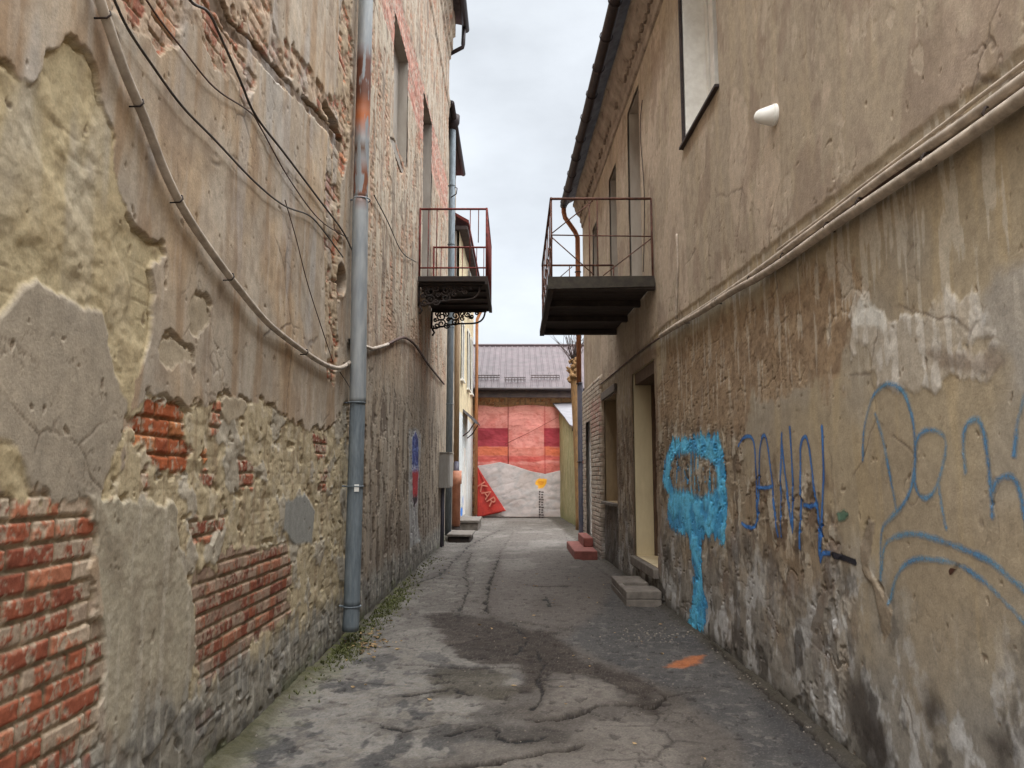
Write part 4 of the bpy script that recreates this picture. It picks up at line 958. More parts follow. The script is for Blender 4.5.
# loose bits on the balcony
# right balcony
balr = thing('balcony', 'dark wooden floored balcony with thin iron rails on the right wall', 'balcony', (1.8, 11.2, 4.0))
RY0, RY1, RZ0, RTOPR = 9.6, 12.85, 4.13, 5.2
def xo(y): return 0.455+0.0*(y-RY0)
k = MB(); n = 18
rr = random.Random(9)
for i in range(n):
    y0 = RY0+(RY1-RY0)*i/n; y1 = RY0+(RY1-RY0)*(i+1)/n-0.012; e = rr.uniform(-0.03, 0.03)
    x0 = xo(y0)+e; k.hexa([(x0, y0, RZ0-0.06), (xr(y0)-0.01, y0, RZ0-0.06), (xr(y1)-0.01, y1, RZ0-0.06), (x0, y1, RZ0-0.06), (x0, y0, RZ0-0.005*rr.random()), (xr(y0)-0.01, y0, RZ0), (xr(y1)-0.01, y1, RZ0), (x0, y1, RZ0-0.005)])
k.build('floor', M['sootwood'], balr)
for yy in (RY0+0.04, RY0+1.05, RY0+2.1, RY1-0.06): MB().box(xo(yy)+0.05, xr(yy)-0.002, yy-0.05, yy+0.05, RZ0-0.15, RZ0-0.062).build('beam', M['sootwood'], balr, bevel=0.006)
k = MB(); k.box(xo(RY0)-0.03, xo(RY0)+0.048, RY0-0.02, RY1+0.02, RZ0-0.16, RZ0-0.063); k.build('edge_beam', M['sootwood'], balr, bevel=0.006)
k = MB(); k.hexa([(xo(RY0)-0.03, RY0-0.035, RZ0-0.15), (xr(RY0)-0.02, RY0-0.035, RZ0-0.12), (xr(RY0)-0.02, RY0-0.021, RZ0-0.12), (xo(RY0)-0.03, RY0-0.021, RZ0-0.15), (xo(RY0)-0.03, RY0-0.035, RZ0+0.01), (xr(RY0)-0.02, RY0-0.035, RZ0+0.02), (xr(RY0)-0.02, RY0-0.021, RZ0+0.02), (xo(RY0)-0.03, RY0-0.021, RZ0+0.01)])
k.build('fascia', mat('mouldy_fascia', (44, 39, 35), (58, 54, 46), 9, 0.9, 0, 0.5), balr)
def T(parent, name, P_, r, m_, n=6): return MB().tube(P_, r, n).build(name, m_, parent, True)
RM = M['darkrail'] = mat('dark_brown_rail', (96, 64, 52), (66, 46, 40), 14, 0.8, 0.1, 0.3)
for yy, nm in ((RY0+0.02, 0), (RY1-0.04, 1)):
    x0, x1 = xo(yy)+0.02, xr(yy)-0.03
    T(balr, 'top_rail', [(x0, yy, RTOPR), (x1, yy, RTOPR)], 0.018, M['darkrail'], 8)
    T(balr, 'mid_rail', [(x0, yy, RZ0+0.58), (x1, yy, RZ0+0.56)], 0.009, RM)
    for t in (0.0, 0.38, 0.46 if nm == 0 else 0.7, 1.0):
        x = x0+(x1-x0)*t; T(balr, 'post' if t in (0.0, 1.0) else 'upright', [(x, yy, RZ0-0.05), (x, yy, RTOPR)], 0.015 if t in (0.0, 1.0) else 0.009, RM)
    xm = x0+(x1-x0)*0.42
    for a, b in (((x0, RZ0+0.6), (xm, RTOPR-0.02)), ((x0, RZ0+0.56), (xm, RZ0+0.05)), ((x1, RZ0+0.54), (xm+0.12, RZ0+0.04))):
        T(balr, 'brace', [(a[0], yy+0.012, a[1]), (b[0], yy+0.012, b[1])], 0.008, RM)
xx = xo(RY0)+0.02
T(balr, 'top_rail', [(xx, RY0, RTOPR), (xx, RY1, RTOPR)], 0.018, M['darkrail'], 8)
T(balr, 'mid_rail', [(xx, RY0, RZ0+0.58), (xx, RY1, RZ0+0.58)], 0.009, RM)
for i in range(1, 6):
    y = RY0+(RY1-RY0)*i/6; T(balr, 'upright', [(xx, y, RZ0-0.03), (xx, y, RTOPR)], 0.009, RM)
for i in range(6):
    y0 = RY0+(RY1-RY0)*i/6; y1 = RY0+(RY1-RY0)*(i+1)/6
    T(balr, 'brace', [(xx+0.01, y0, RZ0+0.56), (xx+0.01, y1, RZ0+0.03)], 0.007, RM); T(balr, 'brace', [(xx-0.01, y0, RZ0+0.03), (xx-0.01, y1, RZ0+0.56)], 0.007, RM)

# ================================================================== pipes on the left building
dp = thing('drainpipe', 'grey galvanised drainpipe with a rust streak near the middle of the left wall', 'drainpipe', (XL+0.1, 7.5, 0.1))
PXc, PYc = XL+0.105, 7.5
def pz(py): 
    d = ray(359, py); return CZ + d.z*(PXc/d.x)
zs = [0.12, pz(600), pz(404), pz(196), 9.0, ATOP-0.5]
galv_r = None
def rust_galv():
    m, nt, b = newmat('rust_streaked_galvanised'); N = nt.nodes; L = nt.links
    tc = N.new('ShaderNodeTexCoord'); sp = N.new('ShaderNodeSeparateXYZ'); L.new(tc.outputs['Object'], sp.inputs[0])
    ns = N.new('ShaderNodeTexNoise'); ns.inputs['Scale'].default_value = 4; ns.inputs['Detail'].default_value = 8
    mp = N.new('ShaderNodeMapping'); mp.inputs['Scale'].default_value = (5, 5, 1); L.new(tc.outputs['Object'], mp.inputs['Vector']); L.new(mp.outputs[0], ns.inputs['Vector'])
    cr = N.new('ShaderNodeValToRGB'); e = cr.color_ramp.elements; e[0].position = .35; e[1].position = .65; e[0].color = (*A(122, 127, 130), 1); e[1].color = (*A(144, 147, 148), 1)
    L.new(ns.outputs['Fac'], cr.inputs['Fac'])
    last = cr.outputs['Color']
    for (za, zb, soft, dens, c_, ang) in ((pz(105), pz(38), 0.10, 0.85, (88, 52, 36), 0.3), (pz(122), pz(95), 0.12, 0.8, (158, 92, 54), 0.2), (pz(200), pz(160), 0.1, 0.62, (112, 66, 42), 0.0), (pz(150), pz(138), 0.06, 0.6, (90, 66, 50), -0.1)):
        a = N.new('ShaderNodeMapRange'); a.inputs['From Min'].default_value = za-soft; a.inputs['From Max'].default_value = za+soft; L.new(sp.outputs['Z'], a.inputs['Value'])
        c = N.new('ShaderNodeMapRange'); c.inputs['From Min'].default_value = zb+soft; c.inputs['From Max'].default_value = zb-soft; L.new(sp.outputs['Z'], c.inputs['Value'])
        mu = N.new('ShaderNodeMath'); mu.operation = 'MULTIPLY'; L.new(a.outputs[0], mu.inputs[0]); L.new(c.outputs[0], mu.inputs[1])
        n_ = N.new('ShaderNodeMapRange'); n_.inputs['From Min'].default_value = 0.62-0.3*dens; n_.inputs['From Max'].default_value = 0.7-0.3*dens; L.new(ns.outputs['Fac'], n_.inputs['Value'])
        m2 = N.new('ShaderNodeMath'); m2.operation = 'MULTIPLY'; L.new(mu.outputs[0], m2.inputs[0]); L.new(n_.outputs[0], m2.inputs[1])
        mx = N.new('ShaderNodeMix'); mx.data_type = 'RGBA'; L.new(m2.outputs[0], mx.inputs['Factor']); L.new(last, mx.inputs['A']); mx.inputs['B'].default_value = (*A(*c_), 1); last = mx.outputs['Result']
    L.new(last, b.inputs['Base Color']); b.inputs['Metallic'].default_value = 0.2; b.inputs['Roughness'].default_value = 0.55
    bp = N.new('ShaderNodeBump'); bp.inputs['Strength'].default_value = 0.15; bp.inputs['Distance'].default_value = 0.003; L.new(ns.outputs['Fac'], bp.inputs['Height']); L.new(bp.outputs[0], b.inputs['Normal'])
    return m
mrg = rust_galv()
lean = [0.0, 0.004, 0.012, -0.006, 0.004, 0.0]; rads = [0.080, 0.078, 0.082, 0.076, 0.080]
for i in range(5):
    a, b = zs[i], zs[i+1]; r0 = rads[i]
    k = MB().tube([(PXc+lean[i], PYc+lean[i], a), (PXc+lean[i], PYc+lean[i], a+0.05), (PXc+lean[i+1], PYc+lean[i+1], b-0.04), (PXc+lean[i+1], PYc+lean[i+1], b+0.03)], [r0, r0, r0-0.002, r0-0.007], 20)
    k.build('pipe_section', mrg if zs[i+1] > 2.6 else M['galvd'], dp, True)
for z in (zs[1], zs[2], zs[3], pz(486), zs[4]):
    k = MB(); ring = [(PXc+0.004+0.086*math.cos(w), PYc+0.004+0.086*math.sin(w), z) for w in np.linspace(0, 2*PI, 21)]
    k.tube(ring, 0.007, 6, False); k.tube([(PXc-0.08, PYc+0.005, z), (XL-0.05, PYc+0.005, z+0.004)], 0.009, 6); k.build('bracket', M['galvd'], dp, True)
k = MB(); k.box(PXc+0.081, PXc+0.0835, PYc-0.05, PYc-0.01, pz(489), pz(483)); k = MB(); k.hexa([(PXc+0.02, PYc-0.0835, pz(491)), (PXc+0.06, PYc-0.062, pz(491)), (PXc+0.058, PYc-0.058, pz(491)), (PXc+0.018, PYc-0.0795, pz(491)), (PXc+0.02, PYc-0.0835, pz(484)), (PXc+0.06, PYc-0.062, pz(484)), (PXc+0.058, PYc-0.058, pz(484)), (PXc+0.018, PYc-0.0795, pz(484))]); k.build('sticker', M['whitepl'], dp)

def wall_path_l(P_, off, n=6):
    out = []
    for y, z in smooth(px(P_, lambda a, b: PL(a, b, XL+off)), n): out.append((XL+off, y, z))
    return out
def cable(name, P_, r, m_, label, group=None, off=0.03, cat='cable', sag=None):
    w = wall_path_l(P_, off)
    o = MB().tube(w, r, 8).build(name, m_, None, True); tag(o, label, cat, group); return o
tk = [(92, -40), (100, 0), (108, 24), (124, 70), (145, 120), (165, 172), (185, 212), (210, 250), (240, 290), (270, 325), (305, 352), (326, 365), (340, 368), (349, 363), (358, 356)]
w = wall_path_l(tk, 0.035); w2 = [(XL+0.05, 7.55, PL(362, 352, XL+0.05)[1])]
w3 = wall_path_l([(372, 349), (386, 345), (398, 339), (406, 338), (416, 346), (428, 364), (444, 384)], 0.03)
cb = thing('conduit_cable', 'thick pale grey cable sagging across the left wall behind the drainpipe', 'cable', (XL, 6, 3))
MB().tube(w+[(XL+0.022, 7.5, (w[-1][2]+w3[0][2])/2)]+w3[:8], 0.021, 10).build('sheath', M['conduit'], cb, True)
MB().tube(w3[7:], 0.02, 8).build('thin_end', M['browncable'], cb, True)
for i in (10, 22, 34, 46, 60, 76):
    p = w[min(i, len(w)-1)]
    MB().tube([(XL+0.0, p[1]+0.012, p[2]+0.024), (XL+0.05, p[1]+0.012, p[2]+0.022), (XL+0.06, p[1], p[2]), (XL+0.05, p[1]-0.01, p[2]-0.02), (XL+0.0, p[1]-0.012, p[2]-0.022)], 0.004, 6).build('clip', M['blackiron'], cb, True)
cable('thin_cable', [(110, -10), (127, 27), (150, 62), (182, 106), (215, 140), (256, 183), (285, 206), (310, 216), (326, 234), (343, 257)], 0.0065, M['blackcable'], 'dark thin cable nearest the thick pale cable, running down to the drainpipe', 'thin cables across the left wall', 0.025)
cable('thin_cable', [(172, -40), (190, 0), (208, 12), (222, 40), (240, 80), (256, 116), (285, 154), (318, 198), (342, 230), (352, 250)], 0.008, M['blackcable'], 'dark thin cable running highest up the left wall, with a kink at its top', 'thin cables across the left wall', 0.025)
cable('thin_cable', [(140, -10), (160, 20), (182, 48), (215, 88), (250, 112), (262, 130), (290, 180), (320, 220), (348, 238)], 0.005, M['browncable'], 'brown thin cable between the two dark ones on the left wall', 'thin cables across the left wall', 0.02)
cable('thin_cable', [(285, 200), (296, 238), (308, 285), (325, 338), (333, 362)], 0.004, M['browncable'], 'hair thin wire dropping steeply to the thick pale cable', 'thin cables across the left wall', 0.02)
cable('thin_cable', [(374, 195), (388, 222), (402, 252), (416, 262)], 0.007, M['blackcable'], 'short dark cable slanting between the drainpipe and the red balcony', 'thin cables across the left wall', 0.03)
cable('thin_cable', [(340, 372), (350, 388), (358, 408), (364, 432)], 0.004, M['blackcable'], 'short loose wire hanging below the thick pale cable by the drainpipe', 'thin cables across the left wall', 0.03)
# meter box
mbx = thing('meter_box', 'grey metal meter box fixed low on the left wall by the far pipes', 'meter box', (XL, 17.3, 1.2))
zb = lambda py, y: CZ + y*math.tan(math.atan((384-py)/FPX)+PITCH)
k = MB(); k.box(XL-0.02, XL+0.22, 16.9, 17.9, zb(488, 17), zb(453, 17)); k.build('case', M['box'], mbx, bevel=0.012)
k = MB(); k.box(XL+0.221, XL+0.232, 16.95, 17.85, zb(486.5, 17), zb(454.5, 17)); k.box(XL-0.0, XL+0.25, 16.88, 17.92, zb(453, 17)+0.001, zb(453, 17)+0.02); k.build('door', M['box'], mbx, bevel=0.004)
k = MB(); 
for yy in (17.1, 17.4): k.tube([(XL+0.06, yy, zb(488, 17)+0.02), (XL+0.05, yy, -0.02)], 0.028, 8)
k.build('cable_duct', M['navypipe'], mbx, True)
# ================================================================== right wall fittings
cr_ = thing('conduit_bundle', 'pale conduits running side by side along the right wall above the graffiti', 'conduit', (1.85, 5, 3.2))
def wall_path_r(P_, off, n=5):
    out = []
    for p in P_:
        y, z = PR(*p); out.append((xr(y)-off, y, z))
    return [tuple(q) for q in smooth(out, n)]
P0 = [(1100, 30), (1024, 85), (960, 130), (900, 170), (840, 214), (800, 243), (760, 272), (720, 299), (690, 318), (664, 335)]
MB().tube(wall_path_r(P0, 0.032), 0.025, 10).build('conduit', M['conduit'], cr_, True)
P1 = [(1100, 52), (1024, 104), (960, 148), (900, 187), (840, 226), (800, 254), (766, 276), (735, 293), (705, 312), (680, 326), (664, 336)]
MB().tube(wall_path_r(P1, 0.042), 0.030, 10).build('conduit', M['conduit'], cr_, True)
P2 = [(1100, 8), (1024, 67), (980, 100), (930, 138), (870, 183), (820, 221), (780, 250)]
MB().tube(wall_path_r(P2, 0.018), 0.010, 8).build('wire', M['conduit'], cr_, True)
P3 = [(1040, 75), (980, 118), (920, 160), (850, 209), (790, 252), (740, 288), (700, 313), (672, 331), (655, 342), (636, 356), (618, 371), (602, 384)]
MB().tube(wall_path_r(P3, 0.022), 0.013, 8).build('dark_cable', M['browncable'], cr_, True)
for a in ((1000, 112), (936, 158), (868, 202), (835, 226), (790, 256), (756, 278), (722, 300), (690, 320)):
    y, z = PR(*a); x = xr(y)
    MB().tube([(x+0.0, y, z-0.034), (x-0.055, y, z-0.030), (x-0.068, y, z-0.005), (x-0.055, y, z+0.02), (x+0.0, y, z+0.03)], 0.006, 6).build('clip', M['blackiron'], cr_, True)
o = MB().tube(wall_path_r([(678, 234), (679, 262), (678, 292), (677, 319)], 0.015), 0.012, 8).build('short_conduit', M['conduit'], None, True)
tag(o, 'short upright pale conduit on the right wall just past the dark balcony', 'conduit')
o = MB().tube(wall_path_r([(643, 100), (641, 130), (645, 190), (645, 240), (644, 272)], 0.012), 0.006, 6).build('thin_cable', M['blackcable'], None, True)
tag(o, 'thin dark cable hanging beside the doorway of the right balcony', 'cable')
# white cup-shaped lamp housing
y, z = PR(775, 115); x = xr(y)
lp = thing('wall_lamp', 'white cup shaped plastic fitting on the upper right wall', 'wall lamp', (x, y, z))
def lathe(axis_pts, n=24):            # (distance out from the wall, radius)
    k = MB(); b = 0
    for d, r in axis_pts:
        for i in range(n):
            w = 2*PI*i/n; k.v.append((x-d, y+r*0.88*math.cos(w), z+r*0.88*math.sin(w)-0.10*d))
    for j in range(len(axis_pts)-1):
        for i in range(n): k.f.append((j*n+i, (j+1)*n+i, (j+1)*n+(i+1) % n, j*n+(i+1) % n))
    k.f.append(tuple((len(axis_pts)-1)*n+i for i in range(n))); k.f.append(tuple(reversed(range(n)))); return k
lathe([(-0.02, 0.083), (0.03, 0.084), (0.045, 0.080), (0.09, 0.066), (0.12, 0.056), (0.14, 0.042), (0.15, 0.022), (0.152, 0.006)]).build('cup', M['whitepl'], lp, True)
lathe([(-0.02, 0.090), (0.018, 0.091), (0.022, 0.086), (0.023, 0.05)]).build('collar', M['whitepl'], lp, True)
# concrete doorstep
st = thing('doorstep', 'grey concrete doorstep with a gap in its top before the cream door recess', 'doorstep', (1.6, 10.3, 0))
SY0, SY1, SX = 9.55, 11.05, 1.36
k = MB(); k.box(SX, xr(10.3)-0.005, SY0, SY1, -0.05, 0.085); k.build('base', M['concrete'], st, bevel=0.01)
k = MB(); k.box(SX+0.002, xr(10)-0.01, SY0+0.002, SY0+0.50, 0.087, 0.185); k.build('tread', M['concrete'], st, bevel=0.012)
k = MB(); k.box(SX+0.004, xr(10.8)-0.01, SY0+0.80, SY1-0.002, 0.087, 0.18); k.build('tread', M['concrete'], st, bevel=0.012)
k = MB(); k.box(SX+0.005, SX+0.07, SY0+0.502, SY0+0.798, 0.087, 0.175); k.build('kerb', M['concrete'], st, bevel=0.008)
# red painted steps
rs_ = thing('red_steps', 'worn red painted steps against the white brick pier', 'steps', (1.4, 15.8, 0))
MB().box(1.13, xr(16.9)-0.055, 14.75, 16.95, -0.05, 0.165).build('lower_step', M['redpaint'], rs_, bevel=0.02)
MB().box(1.38, xr(16.9)-0.055, 15.55, 16.95, 0.168, 0.345).build('upper_step', M['redpaint'], rs_, bevel=0.02)
# downspout of the right building
ds = thing('downspout', 'rust stained downspout from the right roof gutter, navy lower down', 'downspout', (1.5, 17.6, 0))
gx = xr(17.5)-0.44; wx = xr(17.5)-0.11
MB().tube([(gx, 17.58, 8.05), (gx, 17.58, 7.85), (gx+0.03, 17.6, 7.72), (wx-0.06, 17.64, 7.38), (wx, 17.66, 7.24), (wx, 17.66, 7.0), (wx, 17.66, 3.72)], 0.058, 12).build('upper_pipe', M['rustpipe'], ds, True)
MB().tube([(wx+0.02, 17.66, 3.75), (wx+0.02, 17.66, 0.14), (wx-0.04, 17.62, 0.05)], 0.066, 12).build('lower_pipe', M['navypipe'], ds, True)
for z in (6.4, 4.9, 3.72, 1.9): MB().tube([(wx+0.068*math.cos(w), 17.66+0.068*math.sin(w), z) for w in np.linspace(0, 2*PI, 17)], 0.012, 6, False).build('bracket', M['blackiron'], ds, True)
# pollarded tree
tr = thing('pollarded_tree', 'pollarded tree trunk with a knotty head and bare twigs beyond the right building', 'tree', (1.86, 22.4, 0))
rr = random.Random(21)
MB().tube([(1.90, 22.4, -0.1), (1.87, 22.4, 0.4), (1.84, 22.4, 1.6), (1.80, 22.38, 3.0), (1.76, 22.36, 4.2), (1.74, 22.35, 4.75)], [0.15, 0.11, 0.10, 0.10, 0.105, 0.13], 12).build('trunk', M['bark'], tr, True)
k = MB()
for i in range(46):
    a = rr.uniform(0, 6.28); p = Vector((1.74+0.13*math.cos(a), 22.35+0.13*math.sin(a), rr.uniform(4.35, 5.0))); r = rr.uniform(0.035, 0.075)
    k.tube([p+Vector((0, 0, -r)), p+Vector((rr.gauss(0, .03), rr.gauss(0, .03), 0)), p+Vector((rr.gauss(0, .05), 0, r*1.1))], [r*.5, r, r*.35], 7)
k.build('head', M['bark'], tr, True)
k = MB()
for i in range(34):
    a = rr.uniform(0, 6.28); p = Vector((1.74, 22.35, rr.uniform(4.75, 5.15))); d = Vector((math.cos(a)*rr.uniform(.1, .75), math.sin(a)*.5, 1)).normalized(); L_ = rr.uniform(0.5, 1.5); P_ = [p]
    for s in range(6): d = (d+Vector((rr.gauss(0, .12), rr.gauss(0, .12), .05))).normalized(); P_.append(P_[-1]+d*L_/6)
    k.tube(P_, [0.014*(1-.13*s) for s in range(7)], 5)
    q = P_[3]; d2 = (d+Vector((rr.gauss(0, .6), rr.gauss(0, .6), 0))).normalized(); k.tube([q, q+d2*.18, q+d2*.4+Vector((0, 0, .06))], [.008, .006, .003], 4)
k.build('twigs', M['twig'], tr)
# ================================================================== second building on the left
b2 = thing('narrow_house', 'narrow grey plaster house with a blue-grey pipe beyond the tall left building', 'house', (-3, 20.5, 0))
XB = -1.84; YB0, YB1 = AEND+0.06, 22.8
def simple_wall(name, xf, y0, y1, z0, z1, colfun, parent, side, du=0.05, dv=0.05):
    u_ = np.arange(y0, y1+du*.5, du); v_ = np.arange(z0, z1+dv*.5, dv); w_ = Surf(u_, v_, A(150, 138, 120)); colfun(w_)
    o, _ = w_.mesh(name, xf, side, [], M['wall'], parent); return o
def colB(w_):
    w_.tint(ss(-0.1, 0.3, w_.n1)*0.6, A(164, 150, 130)); w_.tint(ss(0, 0.3, w_.streak)*0.6, A(126, 112, 98)); w_.tint(ss(0.1, 0.35, w_.n2)*0.6, A(170, 160, 146))
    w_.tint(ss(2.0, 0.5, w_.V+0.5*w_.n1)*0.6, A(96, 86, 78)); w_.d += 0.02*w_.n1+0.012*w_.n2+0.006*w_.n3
    mk = ss(0.25, 0.29, fbm(w_.U*2.5, w_.V*1.1, 4, 101)); w_.d -= 0.02*mk; w_.tint(mk*0.7, A(140, 108, 86))
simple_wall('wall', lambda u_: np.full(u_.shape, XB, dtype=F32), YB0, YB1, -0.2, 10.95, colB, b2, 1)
MB().box(XB-5, XB-0.05, YB0, YB1-0.02, -0.2, 10.9).build('rear_body', M['reveal'], b2)
MB().box(XB-0.05, XB-0.012, YB1-0.04, YB1+0.02, -0.2, 10.9).build('corner', M['reveal'], b2)
k = MB(); q = [(XB-5, YB0, 13.0), (-1.64, YB0, 11.05), (-1.64, YB1+0.1, 11.05), (XB-5, YB1+0.25, 13.0)]
k.hexa(q+[(a, b, c+0.09) for a, b, c in q]); k.box(XB-0.3, -1.68, YB0, YB1+0.1, 10.93, 11.03); k.build('roof', M['gutter'], b2)
MB().tube([(-1.62, YB0, 11.06), (-1.62, YB1+0.1, 10.98)], 0.075, 10).build('gutter', M['gutter'], b2, True)
p2 = thing('drainpipe', 'blue-grey drainpipe with a dark hopper on the narrow house beyond the balcony', 'drainpipe', (-1.68, 19.4, 0))
MB().tube([(-1.66, 19.35, 10.9), (-1.665, 19.35, 6), (-1.68, 19.35, 0.1)], 0.085, 14).build('pipe', M['galvd'], p2, True)
MB().tube([(-1.63, 19.35, 11.15), (-1.63, 19.35, 10.95), (-1.66, 19.35, 10.75)], [0.16, 0.15, 0.09], 12).build('hopper', M['gutter'], p2, True)
for z in (9.2, 7.6, 5.4, 3.4, 1.5): MB().tube([(-1.67+0.093*math.cos(w), 19.35+0.093*math.sin(w), z) for w in np.linspace(0, 2*PI, 17)], 0.010, 6, False).build('bracket', M['galvd'], p2, True)
MB().tube([(-1.66, 19.0, 8.75), (-1.52, 19.0, 8.85), (-1.5, 19.0, 9.0), (-1.56, 19.05, 9.05)], 0.014, 6).build('hook', M['blackiron'], p2, True)
p3 = thing('sewer_pipe', 'brown riser ending in a wide terracotta coloured plastic pipe by the far left steps', 'pipe', (-1.66, 21.3, 0))
MB().tube([(-1.66, 21.6, 7.0), (-1.66, 21.6, 1.9)], 0.075, 12).build('riser', M['brownpipe'], p3, True)
MB().tube([(-1.63, 21.3, 1.72), (-1.63, 21.3, 1.36), (-1.63, 21.3, 1.34), (-1.63, 21.3, 0.2)], [0.145, 0.145, 0.115, 0.115], 16).build('plastic_pipe', M['terracotta'], p3, True)
MB().tube([(-1.66, 21.6, 1.95), (-1.65, 21.45, 1.8), (-1.63, 21.3, 1.6)], 0.08, 12).build('offset_bend', M['navypipe'], p3, True)
MB().tube([(-1.63, 21.3, 0.24), (-1.63, 21.3, 0.1), (-1.55, 21.1, 0.03)], 0.12, 12).build('shoe', M['blackiron'], p3, True)
# concrete blocks as steps
s1 = thing('step_block', 'nearer low concrete step block at the far left wall', 'step', (-1.45, 18.9, 0), 'concrete step blocks at the far left wall')
k = MB(); k.hexa([(-1.62, 18.55, -0.05), (-1.06, 18.5, -0.05), (-1.06, 19.8, -0.05), (-1.62, 19.8, -0.05), (-1.62, 18.6, 0.13), (-1.1, 18.56, 0.11), (-1.08, 19.8, 0.12), (-1.62, 19.8, 0.14)]); k.build('base', M['blackiron'], s1, bevel=0.03)
k = MB(); k.hexa([(-1.64, 18.52, 0.131), (-1.04, 18.48, 0.131), (-1.03, 19.86, 0.131), (-1.64, 19.86, 0.141), (-1.64, 18.52, 0.19), (-1.04, 18.48, 0.185), (-1.03, 19.86, 0.19), (-1.64, 19.86, 0.2)]); k.build('slab', M['concrete'], s1, bevel=0.012)
s2 = thing('step_block', 'farther concrete step block by the terracotta pipe and white door', 'step', (-1.4, 23, 0), 'concrete step blocks at the far left wall')
MB().box(-1.68, -1.07, 22.3, 24.4, -0.05, 0.22).build('base', M['concrete'], s2, bevel=0.02)
MB().box(-1.70, -1.04, 22.25, 24.45, 0.221, 0.30).build('slab', M['concrete'], s2, bevel=0.015)
# ================================================================== cream house
c3 = thing('cream_house', 'cream and white house at the far left end of the alley', 'house', (-3, 26, 0))
YC0, YC1 = 22.84, 29.4
xc = lambda u_: (-1.72+0.014*(u_-YC0)).astype(F32)
def colC(w_):
    hi = ss(3.5, 3.6, w_.V+0.05*w_.n2)
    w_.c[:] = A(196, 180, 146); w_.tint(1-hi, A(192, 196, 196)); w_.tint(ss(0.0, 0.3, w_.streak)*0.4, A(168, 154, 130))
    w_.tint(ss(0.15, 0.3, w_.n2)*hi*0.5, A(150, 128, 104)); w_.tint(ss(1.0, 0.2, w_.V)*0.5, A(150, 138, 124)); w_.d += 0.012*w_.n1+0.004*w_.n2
    for y_, z_ in ((25.2, 0.75), (24.4, 0.45)):
        r = np.sqrt(((w_.U-y_)/0.5)**2+((w_.V-z_)/0.16)**2)+0.5*w_.n2; w_.tint(ss(1.05, 0.8, r), A(70, 120, 190))
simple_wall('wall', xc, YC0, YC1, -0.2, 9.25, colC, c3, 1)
MB().box(-6.5, -1.80, YC0, YC1, -0.2, 9.2).build('rear_body', M['reveal'], c3)
for (y0, y1, z0, z1) in ((23.7, 24.4, 4.6, 6.4), (26.2, 27.0, 4.6, 6.6), (27.9, 28.5, 4.6, 6.6), (26.3, 27.1, 7.3, 8.8)):
    X_ = -1.72+0.014*(y0-YC0)
    o = MB().box(X_-0.05, X_+0.03, y0, y1, z0, z1).build('window', M['darkgap'], c3)
    k = MB(); k.box(X_+0.031, X_+0.06, y0-0.08, y0, z0, z1); k.box(X_+0.031, X_+0.06, y1, y1+0.08, z0, z1); k.box(X_-0.03, X_+0.058, y0-0.08, y1+0.08, z1+0.001, z1+0.09); k.box(X_-0.03, X_+0.10, y0-0.1, y1+0.1, z0-0.06, z0-0.001)
    k.build('frame', M['whitepl'], o)
MB().box(-1.75, -1.675, 25.0, 26.0, 0.3, 2.5).build('door', M['whitepl'], c3, bevel=0.01)
k = MB(); q = [(-6.5, YC0-0.2, 12.2), (-1.42, YC0-0.2, 9.3), (-1.38, YC1+0.2, 9.3), (-6.5, YC1+0.2, 12.2)]
k.hexa(q+[(a, b, c+0.1) for a, b, c in q]); k.build('roof', M['redrust'], c3)
k = MB(); q = [(-1.9, YC0-0.15, 9.12), (-1.46, YC0-0.15, 9.12), (-1.42, YC1+0.15, 9.12), (-1.9, YC1+0.15, 9.12)]; k.hexa(q+[(a, b, c+0.12) for a, b, c in q]); k.build('eaves', M['dark'], c3)
# door canopy
k = MB(); q = [(-1.74, 24.6, 3.72), (-1.25, 24.6, 3.30), (-1.22, 26.6, 3.30), (-1.74, 26.6, 3.72)]
k.hexa(q+[(a, b, c+0.05) for a, b, c in q]); o = k.build('door_canopy', M['dark'], c3)
k = MB()
for y in (24.7, 26.5): k.tube([(-1.70, y, 2.85), (-1.5, y, 3.0), (-1.3, y, 3.32)], 0.022, 6)
k.build('canopy_bracket', M['blackiron'], o, True)
k = MB(); k.hexa([(-1.74, 24.58, 3.70), (-1.24, 24.58, 3.22), (-1.24, 24.60, 3.22), (-1.74, 24.60, 3.70), (-1.74, 24.58, 3.78), (-1.24, 24.58, 3.36), (-1.24, 24.60, 3.36), (-1.74, 24.60, 3.78)]); k.build('fascia', M['zinc'], o)
p4 = thing('downspout', 'slim orange downspout at the far corner of the cream house', 'downspout', (-1.44, 28.6, 0))
MB().tube([(-1.27, 28.5, 7.85), (-1.33, 28.5, 7.75), (-1.44, 28.5, 7.5), (-1.45, 28.5, 7.2), (-1.45, 28.5, 0.15)], 0.06, 10).build('pipe', M['orangepipe'], p4, True)
MB().tube([(-1.62, 28.4, 7.95), (-1.15, 28.4, 7.9)], 0.09, 10).build('gutter_end', M['whitepl'], p4, True)
